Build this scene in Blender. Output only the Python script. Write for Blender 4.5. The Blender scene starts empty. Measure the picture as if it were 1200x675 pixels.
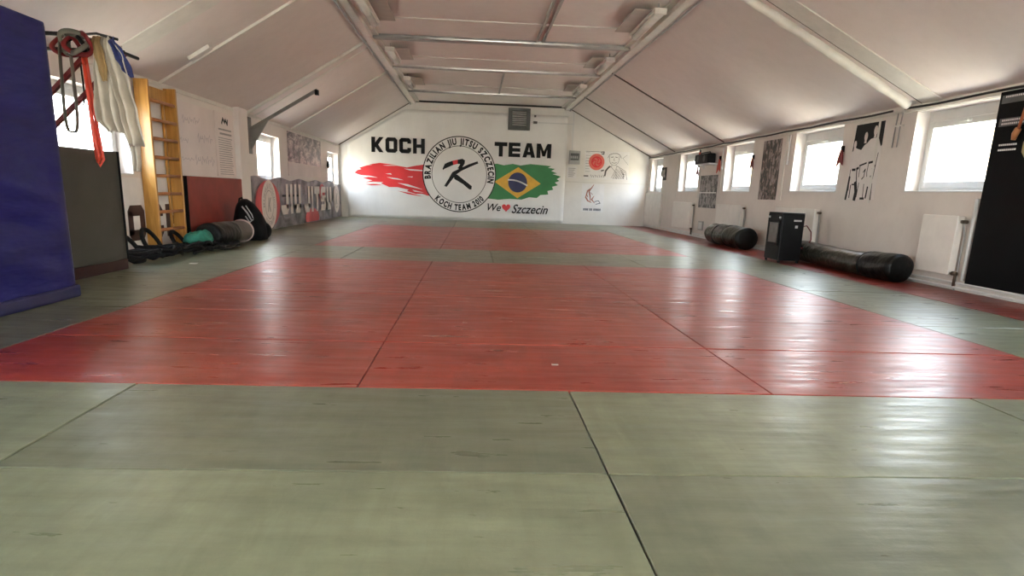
import bpy, bmesh, math, random
from mathutils import Vector, Matrix, noise
random.seed(7)
PI = math.pi
C = bpy.context.scene.collection
XL, XR, YF, YB = -4.204, 5.539, 22.43, -4.5
ZE, ZC, XCL, XCR = 2.17, 3.549, -1.908, 2.811
WT = 0.34            # wall thickness

# ------------------------------------------------------------------ materials
def newmat(name):
    m = bpy.data.materials.new(name); m.use_nodes = True
    nt = m.node_tree; b = nt.nodes['Principled BSDF']
    return m, nt, b
def N(nt, t, **k):
    n = nt.nodes.new(t)
    for a, v in k.items(): setattr(n, a, v)
    return n
def coords(nt, scale=(1, 1, 1), kind='Object', rot=(0, 0, 0)):
    tc = N(nt, 'ShaderNodeTexCoord'); mp = N(nt, 'ShaderNodeMapping')
    mp.inputs['Scale'].default_value = scale; mp.inputs['Rotation'].default_value = rot
    if kind == 'World':
        g = N(nt, 'ShaderNodeNewGeometry'); nt.links.new(g.outputs['Position'], mp.inputs[0])
    else:
        nt.links.new(tc.outputs[kind], mp.inputs[0])
    return mp.outputs[0]
def noise_tex(nt, vec, scale, detail=4, rough=.55, dist=0):
    n = N(nt, 'ShaderNodeTexNoise'); n.inputs['Scale'].default_value = scale
    n.inputs['Detail'].default_value = detail; n.inputs['Roughness'].default_value = rough
    n.inputs['Distortion'].default_value = dist
    nt.links.new(vec, n.inputs['Vector']); return n.outputs[0]
def ramp(nt, fac, stops, interp='LINEAR'):
    r = N(nt, 'ShaderNodeValToRGB'); e = r.color_ramp.elements; r.color_ramp.interpolation = interp
    while len(e) < len(stops): e.new(.5)
    for i, (p, c) in enumerate(stops):
        e[i].position = p; e[i].color = (*c, 1) if len(c) == 3 else c
    nt.links.new(fac, r.inputs[0]); return r.outputs[0]
def mixc(nt, fac, a, b, mode='MIX'):
    m = N(nt, 'ShaderNodeMix', data_type='RGBA', blend_type=mode)
    for s, v in ((m.inputs[0], fac), (m.inputs[6], a), (m.inputs[7], b)):
        if isinstance(v, (int, float)): s.default_value = v
        elif isinstance(v, tuple): s.default_value = (*v, 1) if len(v) == 3 else v
        else: nt.links.new(v, s)
    return m.outputs[2]
def math_n(nt, op, a, b):
    m = N(nt, 'ShaderNodeMath', operation=op); m.inputs[2].default_value = .04
    for s, v in ((m.inputs[0], a), (m.inputs[1], b)):
        if isinstance(v, (int, float)): s.default_value = v
        else: nt.links.new(v, s)
    return m.outputs[0]
def bump(nt, b, h, strength=.3, dist=.01, prev=None):
    n = N(nt, 'ShaderNodeBump'); n.inputs['Strength'].default_value = strength
    n.inputs['Distance'].default_value = dist; nt.links.new(h, n.inputs['Height'])
    if prev is not None: nt.links.new(prev, n.inputs['Normal'])
    nt.links.new(n.outputs[0], b.inputs['Normal']); return n.outputs[0]
def simple(name, col, rough=.6, var=.12, scale=6, bmp=.1, metal=0, bscale=40, kind='Object', stretch=(1, 1, 1), sheen=0, bd=.004):
    m, nt, b = newmat(name)
    v = coords(nt, stretch, kind)
    f = noise_tex(nt, v, scale)
    dk = tuple(c * (1 - var * 1.3) for c in col); lt = tuple(min(1, c * (1 + var)) for c in col)
    nt.links.new(ramp(nt, f, [(.3, dk), (.7, lt)]), b.inputs['Base Color'])
    b.inputs['Roughness'].default_value = rough; b.inputs['Metallic'].default_value = metal
    if sheen: b.inputs['Sheen Weight'].default_value = sheen
    if bmp: bump(nt, b, noise_tex(nt, v, bscale, 3), bmp, bd)
    return m

def mat_tatami(name, col, alt, rough):
    m, nt, b = newmat(name)
    w1 = coords(nt, (1, 1, 1), 'World')
    ws = coords(nt, (.55, 3.2, 1), 'World', (0, 0, .06))
    wd = coords(nt, (3.5, .6, 1), 'World', (0, 0, .75))
    big = noise_tex(nt, w1, 1.1, 5, .6)
    base = ramp(nt, big, [(.32, col), (.68, alt)])
    streak = noise_tex(nt, ws, 2.4, 6, .65)
    base = mixc(nt, .7, base, ramp(nt, streak, [(.3, (.72, .72, .72)), (.5, (1, 1, 1)), (.74, (1.22, 1.22, 1.22))]), 'MULTIPLY')
    sc = noise_tex(nt, wd, 2.2, 7, .7)
    base = mixc(nt, ramp(nt, sc, [(.58, (0, 0, 0)), (.8, (.38, .38, .38))]), base, (min(1, alt[0] * 1.6), min(1, alt[1] * 1.6), min(1, alt[2] * 1.6)))
    fine = noise_tex(nt, coords(nt, (1.6, 2.0, 1), 'World', (0, 0, .2)), 7, 6, .6, .2)
    base = mixc(nt, .38, base, ramp(nt, fine, [(.35, (.82, .82, .82)), (.52, (1, 1, 1)), (.7, (1.15, 1.15, 1.15))]), 'MULTIPLY')
    wipe = noise_tex(nt, coords(nt, (6, .8, 1), 'World', (0, 0, -.6)), 1.7, 5, .65, .5)
    base = mixc(nt, .45, base, ramp(nt, wipe, [(.40, (.84, .84, .80)), (.5, (1, 1, 1)), (.62, (1.14, 1.14, 1.10))]), 'MULTIPLY')
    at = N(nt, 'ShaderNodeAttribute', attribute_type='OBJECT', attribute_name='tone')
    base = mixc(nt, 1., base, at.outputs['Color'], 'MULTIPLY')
    nt.links.new(base, b.inputs['Base Color'])
    rr = ramp(nt, noise_tex(nt, ws, 4, 5), [(.3, (rough - .07,) * 3), (.7, (rough + .12,) * 3)])
    nt.links.new(rr, b.inputs['Roughness'])
    b.inputs['Specular IOR Level'].default_value = .55
    wb = coords(nt, (.7, 4.0, 1), 'World', (0, 0, .03))
    p = bump(nt, b, noise_tex(nt, wb, 2.2, 3, .5), .24, .02)
    p = bump(nt, b, noise_tex(nt, coords(nt, (1, 1.6, 1), 'World'), 70, 3, .6), .12, .003, p)
    return m
M = {}
M['mat_grey'] = mat_tatami('grey_green_vinyl', (.150, .162, .105), (.222, .230, .152), .33)
M['mat_red'] = mat_tatami('red_vinyl', (.27, .030, .020), (.37, .058, .036), .32)
M['subfloor'] = simple('dark_subfloor', (.03, .025, .022), .8)

def wall_mat(name, col, warm, bs=.25):
    m, nt, b = newmat(name)
    w = coords(nt, (1, 1, 1), 'World')
    f = noise_tex(nt, w, .8, 5, .6); g = noise_tex(nt, w, 5, 5, .6)
    base = ramp(nt, f, [(.3, col), (.7, warm)])
    base = mixc(nt, .35, base, ramp(nt, g, [(.3, (.88, .87, .86)), (.6, (1, 1, 1))]), 'MULTIPLY')
    nt.links.new(base, b.inputs['Base Color']); b.inputs['Roughness'].default_value = .55
    bump(nt, b, noise_tex(nt, w, 9, 6, .65), bs, .012)
    return m
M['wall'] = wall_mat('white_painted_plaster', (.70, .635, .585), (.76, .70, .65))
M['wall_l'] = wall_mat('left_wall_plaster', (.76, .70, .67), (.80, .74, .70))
M['ceil'] = wall_mat('painted_ceiling_board', (.73, .65, .62), (.78, .70, .67), .10)
M['trimw'] = simple('cream_trim', (.70, .67, .62), .45, .06)
M['trimg'] = simple('grey_conduit', (.38, .37, .36), .45, .15)
M['seam'] = simple('dark_seam', (.10, .075, .065), .6)
M['pvc'] = simple('white_pvc', (.66, .66, .65), .3, .03, bmp=0)
M['blackpipe'] = simple('dark_pipe', (.035, .03, .03), .45)
M['rad'] = simple('radiator_enamel', (.79, .75, .70), .35, .04, bmp=.02)
M['brass'] = simple('dull_valve', (.10, .07, .05), .4, metal=.6)
def glass():
    m = bpy.data.materials.new('clear_glass'); m.use_nodes = True; nt = m.node_tree; nt.nodes.clear()
    o = N(nt, 'ShaderNodeOutputMaterial'); mx = N(nt, 'ShaderNodeMixShader'); fr = N(nt, 'ShaderNodeLayerWeight'); fr.inputs[0].default_value = .25
    tr = N(nt, 'ShaderNodeBsdfTransparent'); gl = N(nt, 'ShaderNodeBsdfGlossy'); gl.inputs['Roughness'].default_value = .02
    tr.inputs[0].default_value = (.96, .98, .97, 1)
    pw = math_n(nt, 'POWER', fr.outputs[1], 3.0); nt.links.new(math_n(nt, 'MULTIPLY_ADD', pw, .35), mx.inputs[0]); nt.links.new(tr.outputs[0], mx.inputs[1]); nt.links.new(gl.outputs[0], mx.inputs[2])
    nt.links.new(mx.outputs[0], o.inputs[0]); return m
M['glass'] = glass()
M['blue'] = simple('navy_blue_vinyl', (.014, .014, .105), .48, .25, 2.0, .5, bscale=2.2, stretch=(1, .7, 3.4), bd=.05)
M['blue'].node_tree.nodes['Principled BSDF'].inputs['Specular IOR Level'].default_value = .18
M['paleblue'] = simple('pale_blue_vinyl', (.20, .33, .50), .5)
M['greytarp'] = simple('olive_grey_canvas', (.050, .046, .034), .6, .15, 2, .3, bscale=4, bd=.02)
M['darkred'] = simple('dark_red_wood', (.05, .018, .015), .6)
M['redmat'] = simple('brick_red_vinyl', (.27, .028, .018), .5, .2, 3, .15)
M['banner'] = None
def banner_mat():
    m, nt, b = newmat('white_pvc_banner')
    w = coords(nt, (1, 1, 1), 'World')
    f = noise_tex(nt, w, 1.2, 4)
    nt.links.new(ramp(nt, f, [(.3, (.76, .74, .72)), (.7, (.84, .83, .81))]), b.inputs['Base Color'])
    b.inputs['Roughness'].default_value = .38
    p = bump(nt, b, noise_tex(nt, coords(nt, (1.6, 1, .35), 'World'), 1.6, 4, .6), .35, .06)
    bump(nt, b, noise_tex(nt, coords(nt, (.5, 1, 1.5), 'World'), 2.4, 3, .6), .25, .03, p)
    return m
M['banner'] = banner_mat()
M['white'] = simple('white_print', (.80, .78, .77), .5, .04, bmp=.05)
M['ink'] = simple('black_ink', (.012, .011, .011), .45, .2, bmp=0)
M['redink'] = simple('red_ink', (.72, .028, .035), .45, .12, 1.5, bmp=0)
M['greenink'] = simple('green_ink', (.028, .24, .060), .45, .15, 1.5, bmp=0)
M['yellowink'] = simple('yellow_ink', (.78, .44, .03), .45, .08, bmp=0)
M['blueink'] = simple('flag_blue_ink', (.012, .016, .09), .45, .1, bmp=0)
M['wood'] = None
def wood():
    m, nt, b = newmat('honey_pine')
    v = coords(nt, (6, 6, .5), 'World'); f = noise_tex(nt, v, 4, 5, .6, .6)
    nt.links.new(ramp(nt, f, [(.3, (.42, .19, .035)), (.6, (.60, .31, .07)), (.8, (.68, .38, .10))]), b.inputs['Base Color'])
    b.inputs['Roughness'].default_value = .32; return m
M['wood'] = wood()
M['rung'] = simple('red_brown_beech', (.46, .19, .075), .4, .15, 5)
M['rope'] = simple('black_nylon_rope', (.010, .010, .011), .55, .3, 60, .6, bscale=120)
M['blackleather'] = simple('black_leather', (.012, .012, .011), .32, .35, 4, .8, bscale=8, bd=.02)
M['brownleather'] = simple('worn_brown_leather', (.075, .060, .052), .34, .35, 5, .4, bscale=12)
M['olive'] = simple('dark_olive_leather', (.030, .030, .020), .26, .35, 4, .8, bscale=6, bd=.03)
M['tape'] = simple('pinkish_tape', (.55, .42, .40), .5)
M['blackcloth'] = simple('black_nylon_cloth', (.010, .010, .011), .65, .3, 8, .5, bscale=14, bd=.01)
M['greycord'] = simple('pale_grey_cord', (.45, .46, .48), .6)
M['gi'] = simple('off_white_cotton', (.50, .45, .37), .85, .14, 5, .4, bscale=60, sheen=.3)
M['gistain'] = simple('tan_worn_cotton', (.26, .17, .07), .85, .3, 4, .4, bscale=60)
M['navycloth'] = simple('navy_striped_cloth', (.02, .03, .13), .8, .3, 20)
M['bandgrey'] = simple('olive_grey_rubber', (.11, .10, .075), .5)
M['bandred'] = simple('orange_red_rubber', (.62, .055, .025), .45)
M['maroon'] = simple('maroon_painted_steel', (.26, .020, .022), .4)
M['steel'] = simple('grey_painted_steel', (.20, .19, .175), .45, .12)
M['green'] = simple('teal_green_cotton', (.018, .16, .11), .85, .25, 8, .5, bscale=30)
M['blackmetal'] = simple('black_painted_steel', (.022, .022, .024), .42, .2, bmp=.05)
M['darkglass'] = simple('heater_glass', (.22, .20, .18), .12, .2, bmp=0)
M['blackpanel'] = simple('black_cotton_panel', (.012, .012, .013), .6, .2, 2, .2, bscale=4)
M['dgrey'] = simple('dark_grey_strip', (.10, .10, .10), .6)
M['brownstrap'] = simple('orange_brown_strap', (.42, .12, .05), .5)
M['gold'] = simple('dull_gold_emblem', (.35, .28, .14), .5)
M['greybox'] = simple('grey_plastic_box', (.42, .41, .40), .4)
M['slat'] = simple('pale_slat', (.55, .54, .53), .4)
M['dgreyframe'] = simple('dark_grey_frame', (.10, .10, .095), .45)
M['pinkpaper'] = simple('faded_pinkish_paper', (.78, .69, .67), .55, .05, 2, .1, bscale=6)
M['scribble'] = simple('faded_marker', (.55, .48, .50), .6)
M['greytext'] = simple('grey_print', (.34, .31, .31), .6)
M['slate'] = simple('slate_ink', (.05, .07, .11), .6)
M['shade_and_scrap'] = simple('beige_grey_shade_and_scrap', (.40, .34, .30), .5, .06)  # shadow colour for the panels beside the strip lights; also the tape scrap
M['diffuser'] = simple('cloudy_diffuser', (.72, .70, .66), .22, .06)
M['facade'] = simple('cream_render', (.80, .66, .44), .8, .08, kind='World')
M['facadetrim'] = simple('white_facade_trim', (.86, .84, .80), .7)
M['yard'] = simple('pale_yard_paving', (.52, .45, .33), .9, .15, .6, kind='World')
M['roofout'] = simple('roof_felt', (.12, .11, .10), .9)

def photo_mat(name, cols, scale, stretch):
    m, nt, b = newmat(name)
    v = coords(nt, stretch, 'World')
    vo = N(nt, 'ShaderNodeTexVoronoi'); vo.inputs['Scale'].default_value = scale; vo.inputs['Randomness'].default_value = .8
    nt.links.new(v, vo.inputs['Vector'])
    n1 = noise_tex(nt, v, scale * 1.4, 6, .7, .6)
    a = ramp(nt, n1, cols, 'LINEAR')
    c = mixc(nt, .35, a, ramp(nt, vo.outputs['Distance'], [(.05, (.9, .85, .8)), (.35, (.35, .33, .32))]), 'OVERLAY')
    nt.links.new(c, b.inputs['Base Color']); b.inputs['Roughness'].default_value = .35
    return m
G3 = lambda *a: [(p, (v, v * .96, v * .94)) for p, v in a]
for k_, sp_, c_ in (('ink', .2, .5), ('blackpanel', .12, .35), ('blackmetal', .14, .35), ('blackleather', .22, .5), ('blackcloth', .15, .6), ('rope', .2, .7), ('blackpipe', .3, .6), ('olive', .5, .7), ('darkred', .3, .8), ('maroon', .3, .6)):
    b_ = M[k_].node_tree.nodes['Principled BSDF']; b_.inputs['Specular IOR Level'].default_value = sp_
    r_ = [n for n in M[k_].node_tree.nodes if n.type == 'VALTORGB'][0]
    for e_ in r_.color_ramp.elements: e_.color = tuple(v * c_ for v in e_.color[:3]) + (1,)
M['photo_color'] = photo_mat('team_photo_print', [(.40, (.012, .011, .010)), (.49, (.06, .05, .04)), (.54, (.30, .20, .17)), (.60, (.48, .44, .46)), (.66, (.16, .09, .03))], 3.2, (1, 2.6, 1.6))
M['photo_bw'] = photo_mat('photo_collage_print', G3((.40, .012), (.48, .05), (.54, .25), (.62, .50)), 3.5, (1, 1.6, 1.3))
M['photo_pink'] = photo_mat('faded_collage_print', [(.40, (.05, .035, .045)), (.47, (.20, .13, .15)), (.54, (.48, .38, .40)), (.62, (.74, .64, .62))], 2.4, (1, .8, 2.0))
def jiu_mat():
    m, nt, b = newmat('grey_camouflage_banner_print')
    v = coords(nt, (1, .8, 1.6), 'World')
    f = noise_tex(nt, v, 1.3, 5, .6, .8)
    c = ramp(nt, f, [(.32, (.035, .035, .04)), (.45, (.13, .12, .13)), (.56, (.26, .23, .26)), (.7, (.42, .36, .40))])
    nt.links.new(c, b.inputs['Base Color']); b.inputs['Roughness'].default_value = .45
    bump(nt, b, noise_tex(nt, v, 4, 3), .3, .02); return m
M['jiu'] = jiu_mat()
M['pinkred'] = simple('faded_red_print', (.62, .07, .08), .5, .2, 3)
M['offwhite'] = simple('off_white_print', (.76, .68, .64), .5, .05)

# ------------------------------------------------------------------ geometry helpers
def box(bm, x0, x1, y0, y1, z0, z1, mi=0):
    vs = [bm.verts.new((x, y, z)) for x in (x0, x1) for y in (y0, y1) for z in (z0, z1)]
    for f in ((0, 1, 3, 2), (4, 6, 7, 5), (0, 4, 5, 1), (2, 3, 7, 6), (0, 2, 6, 4), (1, 5, 7, 3)):
        fc = bm.faces.new([vs[i] for i in f]); fc.material_index = mi
def prism(bm, pts, d):
    """pts: list of 3D points in a plane, extruded by vector d"""
    a = [bm.verts.new(p) for p in pts]; b = [bm.verts.new(Vector(p) + Vector(d)) for p in pts]
    n = len(pts)
    bm.faces.new(a[::-1]); bm.faces.new(b)
    for i in range(n): bm.faces.new((a[i], a[(i + 1) % n], b[(i + 1) % n], b[i]))
def tube(bm, pts, r, seg=10, closed=False, rfun=None, flat=1.0, up=None, caps=True):
    pts = [Vector(p) for p in pts]; n = len(pts); rings = []
    prev = None
    for i, p in enumerate(pts):
        a = pts[(i - 1) % n] if (closed or i > 0) else p
        b = pts[(i + 1) % n] if (closed or i < n - 1) else p
        t = (b - a).normalized()
        ref = Vector(up) if up else (prev if prev is not None else (Vector((0, 0, 1)) if abs(t.z) < .9 else Vector((1, 0, 0))))
        s = t.cross(ref)
        if s.length < 1e-5: s = t.orthogonal()
        s.normalize(); q = s.cross(t).normalized(); prev = q
        rr = r if rfun is None else rfun(i / max(1, n - 1))
        rings.append([bm.verts.new(p + s * (rr * math.cos(2 * PI * k / seg)) + q * (rr * flat * math.sin(2 * PI * k / seg))) for k in range(seg)])
    for i in range(n if closed else n - 1):
        A, B = rings[i], rings[(i + 1) % n]
        for k in range(seg): bm.faces.new((A[k], A[(k + 1) % seg], B[(k + 1) % seg], B[k]))
    if not closed and caps: bm.faces.new(rings[0][::-1]); bm.faces.new(rings[-1])
def bar(bm, a, b, w, h, up=(0, 0, 1)):
    a = Vector(a); b = Vector(b); t = (b - a).normalized(); s = t.cross(Vector(up)).normalized(); q = s.cross(t)
    c = [s * w / 2 + q * h / 2, -s * w / 2 + q * h / 2, -s * w / 2 - q * h / 2, s * w / 2 - q * h / 2]
    prism(bm, [a + k for k in c], b - a)
def setp(o, label=None, cat=None, group=None, kind=None):
    if label: o['label'] = label
    if cat: o['category'] = cat
    if group: o['group'] = group
    if kind: o['kind'] = kind
    return o
def obj(name, bm, mats, parent=None, smooth=False, bevel=0, seg=2, origin=None):
    bmesh.ops.recalc_face_normals(bm, faces=bm.faces[:])
    if origin is not None:
        for v in bm.verts: v.co -= Vector(origin)
    me = bpy.data.meshes.new(name); bm.to_mesh(me); bm.free()
    if not isinstance(mats, (list, tuple)): mats = [mats]
    for m in mats: me.materials.append(m)
    if smooth:
        for p in me.polygons: p.use_smooth = True
    o = bpy.data.objects.new(name, me); C.objects.link(o)
    if origin is not None: o.location = origin
    if parent:
        o.parent = parent
        o.location = Vector(o.location) - Vector(parent.location) if origin is not None else -Vector(parent.location)
    if bevel:
        b = o.modifiers.new('b', 'BEVEL'); b.width = bevel; b.segments = seg; b.limit_method = 'ANGLE'
    return o
def empty(name, loc, label=None, cat=None, group=None, kind=None):
    o = bpy.data.objects.new(name, None); C.objects.link(o); o.location = loc; o.empty_display_size = .1
    return setp(o, label, cat, group, kind)
def copy_tree(o, parent=None):
    c = o.copy(); C.objects.link(c)
    if parent: c.parent = parent
    for ch in [x for x in C.objects if x.parent == o]: copy_tree(ch, c)
    return c
class Frame:
    """wall frame: u to the reader's right, v up, n out of the wall into the room"""
    def __init__(s, O, U, Nn): s.O, s.U, s.N = Vector(O), Vector(U), Vector(Nn)
    def p(s, u, v, n=0): return s.O + s.U * u + Vector((0, 0, v)) + s.N * n
FAR = Frame((0, YF, 0), (1, 0, 0), (0, -1, 0))
LEFT = Frame((XL + .002, 0, 0), (0, 1, 0), (1, 0, 0))          # u = Y
RIGHT = Frame((XR - .002, 0, 0), (0, -1, 0), (-1, 0, 0))       # u = -Y
def flat(bm, fr, pts, n0, n1):
    prism(bm, [fr.p(u, v, n0) for u, v in pts], fr.N * (n1 - n0))
def frect(bm, fr, u0, u1, v0, v1, n0, n1): flat(bm, fr, [(u0, v0), (u1, v0), (u1, v1), (u0, v1)], n0, n1)
def circ(cu, cv, ru, rv=None, n=48, a0=0, a1=2 * PI):
    rv = rv or ru
    return [(cu + ru * math.cos(a0 + (a1 - a0) * i / n), cv + rv * math.sin(a0 + (a1 - a0) * i / n)) for i in range(n)]
def ring(bm, fr, cu, cv, r0, r1, n0, n1, n=64):
    a = [fr.p(*q, n1) for q in circ(cu, cv, r0, n=n)]; b = [fr.p(*q, n1) for q in circ(cu, cv, r1, n=n)]
    A = [bm.verts.new(p) for p in a]; B = [bm.verts.new(p) for p in b]
    A2 = [bm.verts.new(p + fr.N * (n0 - n1)) for p in a]; B2 = [bm.verts.new(p + fr.N * (n0 - n1)) for p in b]
    for i in range(n):
        j = (i + 1) % n
        bm.faces.new((A[i], A[j], B[j], B[i])); bm.faces.new((B[i], B[j], B2[j], B2[i])); bm.faces.new((A2[i], A2[j], A[j], A[i]))
        bm.faces.new((A2[i], B2[i], B2[j], A2[j]))
def stroke(bm, fr, pts, w, n0, n1, wf=None):
    """thick polyline"""
    for i in range(len(pts) - 1):
        a = Vector(pts[i]); b = Vector(pts[i + 1]); d = (b - a)
        if d.length < 1e-6: continue
        d.normalize(); s = Vector((-d.y, d.x))
        wa = w if wf is None else w * wf(i / (len(pts) - 1)); wb = w if wf is None else w * wf((i + 1) / (len(pts) - 1))
        a2 = a - d * wa * .3; b2 = b + d * wb * .3
        q = [a2 - s * wa / 2, b2 - s * wb / 2, b2 + s * wb / 2, a2 + s * wa / 2]
        flat(bm, fr, [tuple(k) for k in q], n0, n1)
def block(bm, fr, text, u0, v0, u1, v1, t, n0, n1, gap=.16):
    """heavy square poster capitals with cut corners"""
    W = {'I': .34, 'M': 1.15, 'K': 1.02}
    tot = sum(W.get(c, 1) for c in text) + gap * (len(text) - 1); k = (u1 - u0) / tot; h = v1 - v0; u = u0
    for c in text:
        w = W.get(c, 1) * k; c_ = t * .55
        def P(*pts): flat(bm, fr, [(u + x, v0 + y) for x, y in pts], n0, n1)
        def R_(x0, x1, y0, y1): P((x0, y0), (x1, y0), (x1, y1), (x0, y1))
        if c in 'OCU':
            R_(0, t, c_ * 1.0, h - (c_ if c != 'U' else 0)); P((0, c_), (c_, 0), (w - c_, 0), (w, c_), (w, t), (0, t))
            if c != 'U': P((0, h - t), (w, h - t), (w, h - c_), (w - c_, h), (c_, h), (0, h - c_))
            if c == 'O': R_(w - t, w, t, h - t)
            elif c == 'U': R_(w - t, w, c_, h)
            else: R_(w - t, w, t, h * .36); R_(w - t, w, h * .64, h - t)
        elif c == 'K': R_(0, t, 0, h); P((t, h * .36), (t, h * .64), (w - t * 1.1, h), (w, h), (w * .56, h * .5), (w, 0), (w - t * 1.15, 0))
        elif c == 'H': R_(0, t, 0, h); R_(w - t, w, 0, h); R_(t, w - t, h / 2 - t * .45, h / 2 + t * .45)
        elif c == 'T': R_(0, w, h - t * .95, h); R_(w / 2 - t / 2, w / 2 + t / 2, 0, h - t * .95)
        elif c == 'E': R_(0, t, 0, h); [R_(t, w * .92, y, y + t * .85) for y in (0, h / 2 - t * .42, h - t * .85)]
        elif c == 'A': P((0, 0), (t, 0), (w * .5, h * .72), (w * .5, h), (w * .5 - t * .6, h)); P((w, 0), (w - t, 0), (w * .5, h * .72), (w * .5, h), (w * .5 + t * .6, h)); R_(w * .24, w * .76, h * .18, h * .18 + t * .75)
        elif c == 'M': R_(0, t, 0, h); R_(w - t, w, 0, h); P((t, h), (t * .6, h), (w / 2 - t * .35, h * .12), (w / 2 + t * .35, h * .12), (w / 2, h * .48)); P((w - t, h), (w - t * .6, h), (w / 2 + t * .35, h * .12), (w / 2 - t * .35, h * .12), (w / 2, h * .48))
        elif c == 'I': R_(0, w, 0, h)
        elif c == 'J': R_(w - t, w, c_, h); P((0, c_), (c_, 0), (w - c_, 0), (w, c_), (w, t), (0, t)); R_(0, t, t, h * .3)
        elif c == 'S': P((0, 0), (w - c_, 0), (w, c_), (w, t * .8), (0, t * .8)); R_(w - t, w, t * .8, h * .5); R_(0, w, h / 2 - t * .4, h / 2 + t * .4); R_(0, t, h * .5, h - t * .8); P((0, h - t * .8), (w, h - t * .8), (w, h), (c_, h), (0, h - c_))
        u += w + gap * k
_tc = {}
def glyphs(s, bold=0.0, shear=0.0, spacing=1.0):
    key = (s, bold, shear, spacing)
    if key in _tc: return _tc[key]
    cu = bpy.data.curves.new('t', 'FONT'); cu.body = s; cu.size = 1; cu.offset = bold; cu.shear = shear; cu.space_character = spacing
    cu.resolution_u = 3
    o = bpy.data.objects.new('t', cu); C.objects.link(o)
    dg = bpy.context.evaluated_depsgraph_get(); dg.update()
    me = bpy.data.meshes.new_from_object(o.evaluated_get(dg))
    V = [(v.co.x, v.co.y) for v in me.vertices]; Fc = [list(p.vertices) for p in me.polygons]
    C.objects.unlink(o); bpy.data.objects.remove(o); bpy.data.curves.remove(cu); bpy.data.meshes.remove(me)
    _tc[key] = (V, Fc); return V, Fc
def put_text(bm, fr, s, u0, v0, u1, v1, n, bold=.0, shear=0.0, spacing=1.0, rot=0, centre=None):
    """text stretched to fill the rectangle"""
    V, Fc = glyphs(s, bold, shear, spacing)
    xs = [v[0] for v in V]; ys = [v[1] for v in V]
    sx = (u1 - u0) / (max(xs) - min(xs)); sy = (v1 - v0) / (max(ys) - min(ys))
    vs = []
    for x, y in V:
        vs.append(bm.verts.new(fr.p(u0 + (x - min(xs)) * sx, v0 + (y - min(ys)) * sy, n)))
    for f in Fc:
        try: bm.faces.new([vs[i] for i in f])
        except ValueError: pass
def arc_text(bm, fr, s, cu, cv, r, h, a_start, a_end, n, bold=.03, inward=False):
    """letters set round a circle, a_start/a_end the angles of first and last letter"""
    widths = []
    for ch in s:
        if ch == ' ': widths.append(.42)
        else:
            V, _ = glyphs(ch, bold); xs = [v[0] for v in V]; widths.append(max(xs) - min(xs) + .14)
    tot = sum(widths); acc = 0
    for ch, w in zip(s, widths):
        a = a_start + (a_end - a_start) * (acc + w / 2) / tot; acc += w
        if ch == ' ': continue
        V, Fc = glyphs(ch, bold); xs = [v[0] for v in V]; ys = [v[1] for v in V]
        sc = h / .7; mx = (max(xs) + min(xs)) / 2
        kx = abs(a_end - a_start) * r / tot
        rad = Vector((math.cos(a), math.sin(a))); 
        upv = -rad if inward else rad
        rt = Vector((upv.y, -upv.x)); base = Vector((cu, cv)) + rad * (r if not inward else r) - upv * h / 2
        vs = []
        for x, y in V:
            q = base + rt * (x - mx) * min(kx, sc) + upv * y * sc
            vs.append(bm.verts.new(fr.p(q.x, q.y, n)))
        for f in Fc:
            try: bm.faces.new([vs[i] for i in f])
            except ValueError: pass
NB = bmesh.new

# ------------------------------------------------------------------ the setting
bm = NB(); box(bm, XL - WT, XR + WT, YB - .3, YF + .3, -.30, -.045); setp(obj('floor', bm, M['subfloor']), kind='structure')

WIN_R = [(-3.6, -.9), (-.3, 2.2), (4.04, 5.54), (7.31, 8.85), (10.60, 12.18), (14.03, 15.54), (17.40, 19.02), (20.80, 22.10)]  # first two are unseen, added wide to light the room
ZR = (1.09, 2.07)
WIN_L = [(-3.6, -.9), (-.3, 2.2), (4.2, 5.77), (7.46, 9.03), (14.10, 15.67), (20.70, 22.20)]  # first two again out of view, made up for more daylight
ZL = (.96, 1.88)
def side_wall(name, x0, x1, wins, z, mat):
    bm = NB(); ys = YB - .3
    for a, b in wins:
        box(bm, x0, x1, ys, a, -.3, ZE); box(bm, x0, x1, a, b, -.3, z[0]); box(bm, x0, x1, a, b, z[1], ZE); ys = b
    box(bm, x0, x1, ys, YF + .3, -.3, ZE)
    bmesh.ops.remove_doubles(bm, verts=bm.verts[:], dist=1e-5)
    return setp(obj(name, bm, mat), kind='structure')
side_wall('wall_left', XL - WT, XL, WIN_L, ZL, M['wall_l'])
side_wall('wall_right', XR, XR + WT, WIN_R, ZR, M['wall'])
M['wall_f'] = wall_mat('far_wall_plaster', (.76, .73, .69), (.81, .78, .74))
for nm, y, d in (('wall_far', YF, .3),):
    bm = NB()
    prism(bm, [(XL, y, -.3), (XR, y, -.3), (XR, y, ZE), (XCR, y, ZC), (XCL, y, ZC), (XL, y, ZE)], (0, d, 0))
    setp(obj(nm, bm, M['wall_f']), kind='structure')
bm = NB(); y0_, y1_ = YB - .3, YB
for r in ((XL, -1.9, -.3, ZE), (2.8, XR, -.3, ZE), (-1.9, 2.8, -.3, .2)): box(bm, r[0], r[1], y0_, y1_, r[2], r[3])
prism(bm, [(XL, y0_, ZE), (XR, y0_, ZE), (XR - 1.6, y0_, ZE + .8), (XL + 1.35, y0_, ZE + .8)], (0, .3, 0))
prism(bm, [(XL + 1.35, y0_, ZE + .8), (XR - 1.6, y0_, ZE + .8), (XCR, y0_, ZC), (XCL, y0_, ZC)], (0, .3, 0))
setp(obj('wall_back', bm, M['wall']), kind='structure')
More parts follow.
